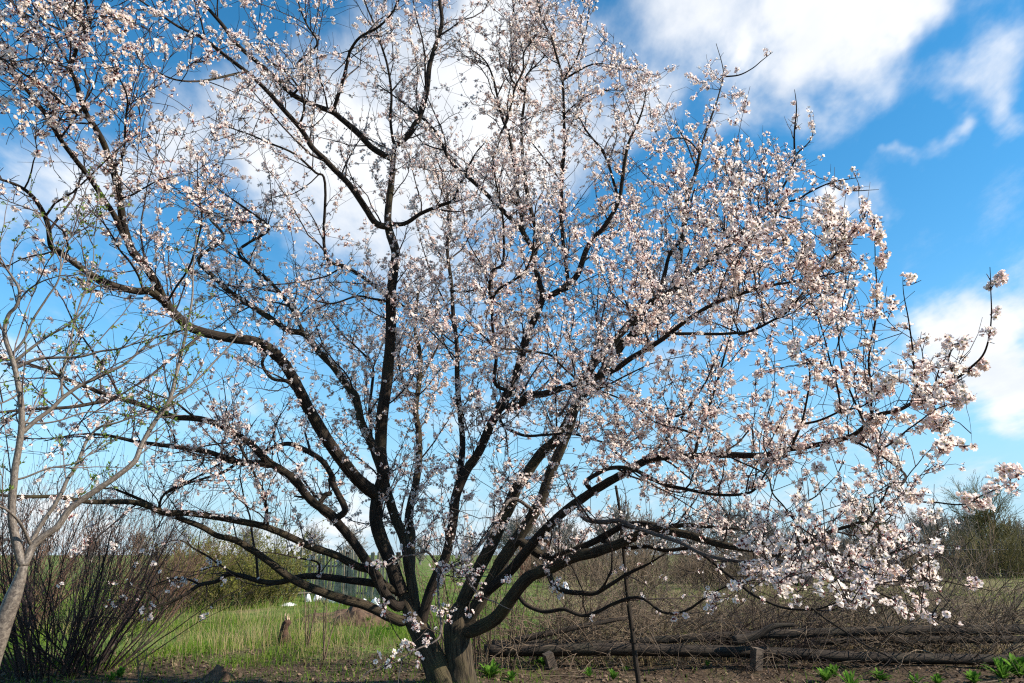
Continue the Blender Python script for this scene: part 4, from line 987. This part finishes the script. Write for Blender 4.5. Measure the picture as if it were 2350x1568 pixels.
# ------------------------------------------------------------------ clearing: stump, saplings, soil mound
st = gpz(652, 1490); stp = thing('burnt_stump', st, 'short charred tree stump with a splintered pale top in green grass', 'stump')
P = st + np.array([(0, 0, -0.05), (-0.01, 0, 0.05), (-0.02, 0, 0.14), (-0.015, 0, 0.22), (0.005, 0, 0.30), (0.0, 0, 0.34)])
obj('stump_body', limb_mesh('stump', catmull(P, 4), np.interp(np.linspace(0, 1, 21), np.linspace(0, 1, 6), [0.14, 0.12, 0.075, 0.06, 0.065, 0.03]), M['stump'], 14, 0.4), stp)
for q in range(5):
    a = q*1.3; b0 = st + np.array([0.03*math.cos(a), 0.03*math.sin(a), 0.27]); Pq = np.array([b0, b0 + [0.004, 0, 0.06], b0 + [-0.012, 0.0, R.uniform(0.10, 0.17)]])
    V, Qd, uv = tubes(Pq[None], np.array([[0.016, 0.011, 0.002]]), 4); obj('splinter', mesh_from('splinter', V, [(Qd, 0)], [M['splinter']], smooth=False), stp)
def sapling(label, zx, zy, H, stems, lean=0.0):
    b = gpz(zx, zy); r = thing('sapling', b, label, 'sapling')
    P = grow(np.repeat(b[None] - [0, 0, 0.04], stems, 0) + R.normal(0, 0.02, (stems, 3))*[1, 1, 0], np.stack([R.normal(lean, 0.16, stems), R.normal(0, .1, stems), np.ones(stems)], 1), H*R.uniform(0.7, 1.05, stems), 9, 0.04, 0.02)
    for j in range(stems):
        V, Qd, uv = tubes(P[j:j+1], taper(np.array([0.012]), np.array([0.003]), 9), 6); obj('stem', mesh_from('stem', V, [(Qd, 0)], [M['drytwig']], uv), r)
    o = R.integers(0, stems, 16); f = R.integers(2, 8, 16); t = norm(P[o, f] - P[o, f-1])
    T = grow(P[o, f], norm(t + perp(t)*0.6), R.uniform(0.1, 0.35, 16)*H, 5, 0.08, 0.05); V, Qd, _ = tubes(T, np.full((16, 5), 0.0025), 3)
    obj('twigs', mesh_from('twigs', V, [(Qd, 0)], [M['drytwig']]), r, 'stuff')
sapling('slender grey forked sapling next to the charred stump', 703, 1503, 1.0, 4)
sapling('thin straight sapling between the forked sapling and the soil mound', 740, 1520, 0.95, 3)
sapling('tiny bare sapling close to the left trunk', 842, 1475, 0.55, 2)
sapling('thin bare sapling at the edge of the dark shrub', 318, 1560, 0.5, 2)
sapling('spindly pale sapling standing before the old timber rails', 1290, 1535, 0.8, 2)
def mound(name, label, pos, size, mat, seed):
    m = 28; u = np.linspace(-1, 1, m); XX, YY = np.meshgrid(u, u, indexing='ij'); rr = np.hypot(XX, YY)
    ZZ = np.clip(1 - rr**1.6, -0.1, 1) + 0.0
    nn = np.array([mnoise.noise(Vector((a*2.4 + seed, b*2.4, 0)))*0.4 + mnoise.noise(Vector((a*8 + seed, b*8, 0)))*0.16 for a, b in zip(XX.ravel(), YY.ravel())]).reshape(m, m)
    ZZ = np.where(rr < 1, ZZ*(1 + nn*1.2), -0.15)
    V = np.stack([XX*size[0], YY*size[1], ZZ*size[2] - 0.02], -1).reshape(-1, 3); I_ = np.arange(m*m).reshape(m, m)
    o = obj(name, mesh_from(name, V, [(np.stack([I_[:-1, :-1], I_[1:, :-1], I_[1:, 1:], I_[:-1, 1:]], -1).reshape(-1, 4), 0)], [mat])); o.location = tuple(pos)
    return tag(o, label, 'mound')
mound('soil_mound', 'heap of dark freshly dug soil in the green clearing', gxy(825, 14.2), (0.62, 0.5, 0.34), M['soil'], 1)
mound('soil_mound', 'low wide spread of brown soil beside the dug heap', gxy(775, 14.8), (0.9, 0.7, 0.17), M['soil'], 5)
mound('soil_mound', 'small crumbling clod of earth at the shrub edge', gpz(500, 1560), (0.22, 0.18, 0.14), M['soil'], 9)

# ------------------------------------------------------------------ old timber rails on the right
def cz(c, x, y): return parse('%s %f,%f' % (c, x, y))[0]
def log(label, pts, Y, r0, r1, name='timber_rail', mat='timber', sides=10, rough=0.12, sq=False):
    P = np.array([at(*q, Y + dy) for q, dy in pts]); C = catmull(P, 8)
    me = limb_mesh('rail', C, np.linspace(r0, r1, len(C)), M[mat], sides, rough)
    return tag(obj(name, me), label, 'timber')
log('thick round weathered pole forming the top of the old rail stack', [(cz('C', 980, 1262), 0), (cz('C', 1500, 1225), 0), (cz('D', 300, 1195), 0), (cz('D', 1200, 1170), .05), (cz('D', 2300, 1165), .1)], 9.4, 0.045, 0.062)
log('slimmer weathered rail just beneath the thick top pole', [(cz('D', 430, 1262), 0), (cz('D', 1200, 1245), 0), (cz('D', 2300, 1240), .05)], 9.65, 0.035, 0.05)
log('long dark squared beam lying lowest along the littered soil', [(cz('C', -120, 1325), 0), (cz('C', 700, 1315), 0), (cz('C', 1500, 1325), 0), (cz('D', 300, 1345), 0), (cz('D', 900, 1375), 0), (cz('D', 2300, 1400), 0.1)], 9.1, 0.075, 0.06, sides=4, rough=0.03)
log('dark beam half sunk behind the lowest beam', [(cz('C', -60, 1290), 0), (cz('C', 500, 1280), 0), (cz('C', 1100, 1290), 0)], 9.55, 0.07, 0.06, sides=4, rough=0.03)
log('slanting pole propped up from the low beams towards the crooked stick', [(cz('C', 90, 1255), 0), (cz('C', 500, 1165), .1), (cz('C', 945, 1078), .2)], 9.3, 0.042, 0.022)
log('dark bough lying across the end of the top pole', [(cz('D', -120, 1250), 0), (cz('D', 40, 1210), 0), (cz('D', 180, 1140), 0), (cz('D', 340, 1130), 0)], 9.0, 0.06, 0.02)
def stub(label, c, x, y, h, tilt):
    p = at(*cz(c, x, y), 9.0); o = obj('support_block', box_mesh('block', 0.10, 0.12, h, M['concrete'])); o.location = (p[0], 8.95, -0.04); o.rotation_euler = (0.1, tilt, 0.3)
    tag(o, label, 'block')
stub('leaning pale support block under the beams near the trunk', 'C', 405, 1390, 0.26, -0.35)
stub('pale support block at the end of the lowest dark beam', 'C', 1905, 1390, 0.30, 0.12)
# crooked dry stick standing in front of the rails
P = np.array([at(*q, 7.0) for q in parse('C 872,80 912,330 930,560 948,800 972,1000 998,1200 1022,1400 1045,1568')]); P = np.vstack([P, [P[-1][0] + 0.02, 7.0, -0.1]])
stk = thing('dead_stick', (P[-1][0], 7.0, 0), 'crooked dry upright stick with broken side stubs before the timber rails', 'stick')
obj('stem', limb_mesh('stick', catmull(P, 5), np.linspace(0.012, 0.027, (len(P)-1)*5 + 1), M['limb'], 8, 0.12), stk)
for i, dx in ((3, 0.10), (4, -0.07), (5, 0.06), (2, 0.12)):
    b0 = P[i]; V, Qd, _ = tubes(np.array([[b0, b0 + [dx*0.5, -0.02, 0.06], b0 + [dx, -0.02, 0.13]]]), np.array([[0.009, 0.007, 0.003]]), 5); obj('side_stub', mesh_from('stub', V, [(Qd, 0)], [M['drytwig']]), stk)

# brambles and brushwood round the rails
BR = []
BL_ = 'leafless brown bramble with arching tangled stems behind the old timber rails'
for q, (zx, Y) in enumerate(((1205, 9.9), (1330, 10.3), (1480, 10.6), (1620, 10.4), (1760, 9.9), (1900, 10.5), (2040, 10.2), (2180, 9.8), (2320, 10.3), (1270, 11.6), (1400, 12.5), (1560, 13.5), (1720, 12.0), (1880, 13.0), (2050, 12.2), (2220, 13.2),
                                (1260, 10.6), (1400, 10.0), (1550, 10.0), (1690, 10.9), (1830, 10.9), (1970, 9.9), (2110, 10.9), (2250, 10.7), (1330, 14.5), (1480, 15.5), (1640, 15.0), (1800, 16.0), (1960, 15.2), (2140, 16.0), (2300, 15.0))):
    if q < 5: BR.append(bush('bramble_bush', BL_, 'bramble', gxy(zx, Y), 34, 1.3, 1.5, M['drytwig'], 'brambles behind the timber rails', tw=10, tl2=0.40, arch=0.30, width=0.5, r0=0.0095, wig=0.14, twr=0.0036))
    else: dup(BR[q % 5], gxy(zx, Y), R.uniform(0, 6.28), R.uniform(0.8, 1.1))
bush('suckers', 'thin straight leafless suckers crowding behind the two trunks', 'suckers', gxy(1075, 9.0), 46, 1.9, 0.35, M['drytwig'], tw=6, tl2=0.35, width=0.6, r0=0.009)
bush('brush_heap', 'dark matted heap of dead twigs piled on the timber rails', 'brushwood', gxy(1755, 9.6), 60, 0.75, 1.2, M['shrubtwig'], tw=14, tl2=0.3, arch=0.25, width=0.3, r0=0.008, wig=0.2)
# loose fallen sticks on the soil
for q in range(26):
    zx = R.uniform(250, 2300) if q < 14 else R.uniform(1090, 1500); zy = R.uniform(1500, 1575); b = gpz(zx, zy); a = R.uniform(-0.5, 0.5) + (math.pi if R.random() < .5 else 0); ln = R.uniform(0.25, 0.8)
    P = grow(b[None] + [[0, 0, 0.015]], np.array([[math.cos(a), math.sin(a)*0.6, 0.06]]), np.array([ln]), 7, 0.10, 0.0); P[:, :, 2] = np.maximum(P[:, :, 2], gz(P[:, :, 0], P[:, :, 1]) + 0.006)
    V, Qd, uv = tubes(P, taper(np.array([R.uniform(.004, .009)]), np.array([0.002]), 7), 5)
    tag(obj('fallen_stick', mesh_from('stick', V, [(Qd, 0)], [M['drytwig']], uv)), 'dry fallen stick lying on the littered soil', 'stick', 'fallen sticks on the soil')

# ------------------------------------------------------------------ green weeds on the bare soil
def weed(zx, zy, r, nl, label, group=None):
    b = gpz(zx + R.uniform(-18, 18), zy + R.uniform(-14, 6)); root = thing('weed', b, label, 'weed', group)
    V = []; T = []; wk = R.uniform(0.05, 0.15); e0 = R.uniform(0.15, 0.8); r = r*R.uniform(0.7, 1.25)
    for q in range(int(nl*R.uniform(1.2, 2.4))):
        a = R.random()*2*math.pi; L = r*R.uniform(0.35, 1.0); el = R.uniform(e0, 1.4); d = np.array([math.cos(a)*math.cos(el), math.sin(a)*math.cos(el), math.sin(el)]); sd = np.array([-math.sin(a), math.cos(a), 0])
        o = len(V); w = L*wk*R.uniform(0.7, 1.3)
        for t, ww, dz in ((0, 0.25, 0), (0.35, 1, .04), (0.7, 0.85, .02), (1.0, 0.05, -0.12)):
            c = b + d*L*t + np.array([0, 0, dz*L]); V += [c - sd*w*ww + [0, 0, w*0.3*ww], c, c + sd*w*ww + [0, 0, w*0.3*ww]]
        for s_ in range(3):
            for e in range(2): i0 = o + s_*3 + e; T.append([i0, i0+1, i0+4, i0+3])
    obj('leaves', mesh_from('leaves', V, [(np.array(T), 0)], [M['weed']]), root, 'stuff')
WL = 'leafy green weed sprouting from the littered soil'
for zx, zy, r, nl in ((1238, 1540, .17, 26), (1345, 1562, .19, 30), (1120, 1565, .24, 34), (1160, 1570, .18, 24), (1400, 1570, .15, 20), (1880, 1560, .20, 30), (1915, 1563, .16, 22), (1630, 1545, .10, 12),
                      (2020, 1568, .18, 24), (2090, 1566, .20, 26), (2160, 1568, .22, 26), (2230, 1566, .24, 30), (2300, 1562, .26, 30), (2345, 1558, .26, 30), (1950, 1572, .18, 20), (1440, 1548, .10, 14), (275, 1550, .2, 26), (255, 1560, .15, 18), (860, 1435, .22, 40), (890, 1440, .22, 36)):
    if zx == 1880: weed(zx, zy, r, nl, 'largest bright green weed in front of the lowest dark beam')
    elif zx == 275: weed(zx, zy, r, nl, 'upright green weed at the foot of the dense dark shrub')
    elif zx in (860, 890): weed(zx, zy, r, nl, 'lush light green weeds growing below the dug soil heap', 'weeds by the soil heap')
    else: weed(zx, zy, r, nl, WL, 'weeds on the bare soil')
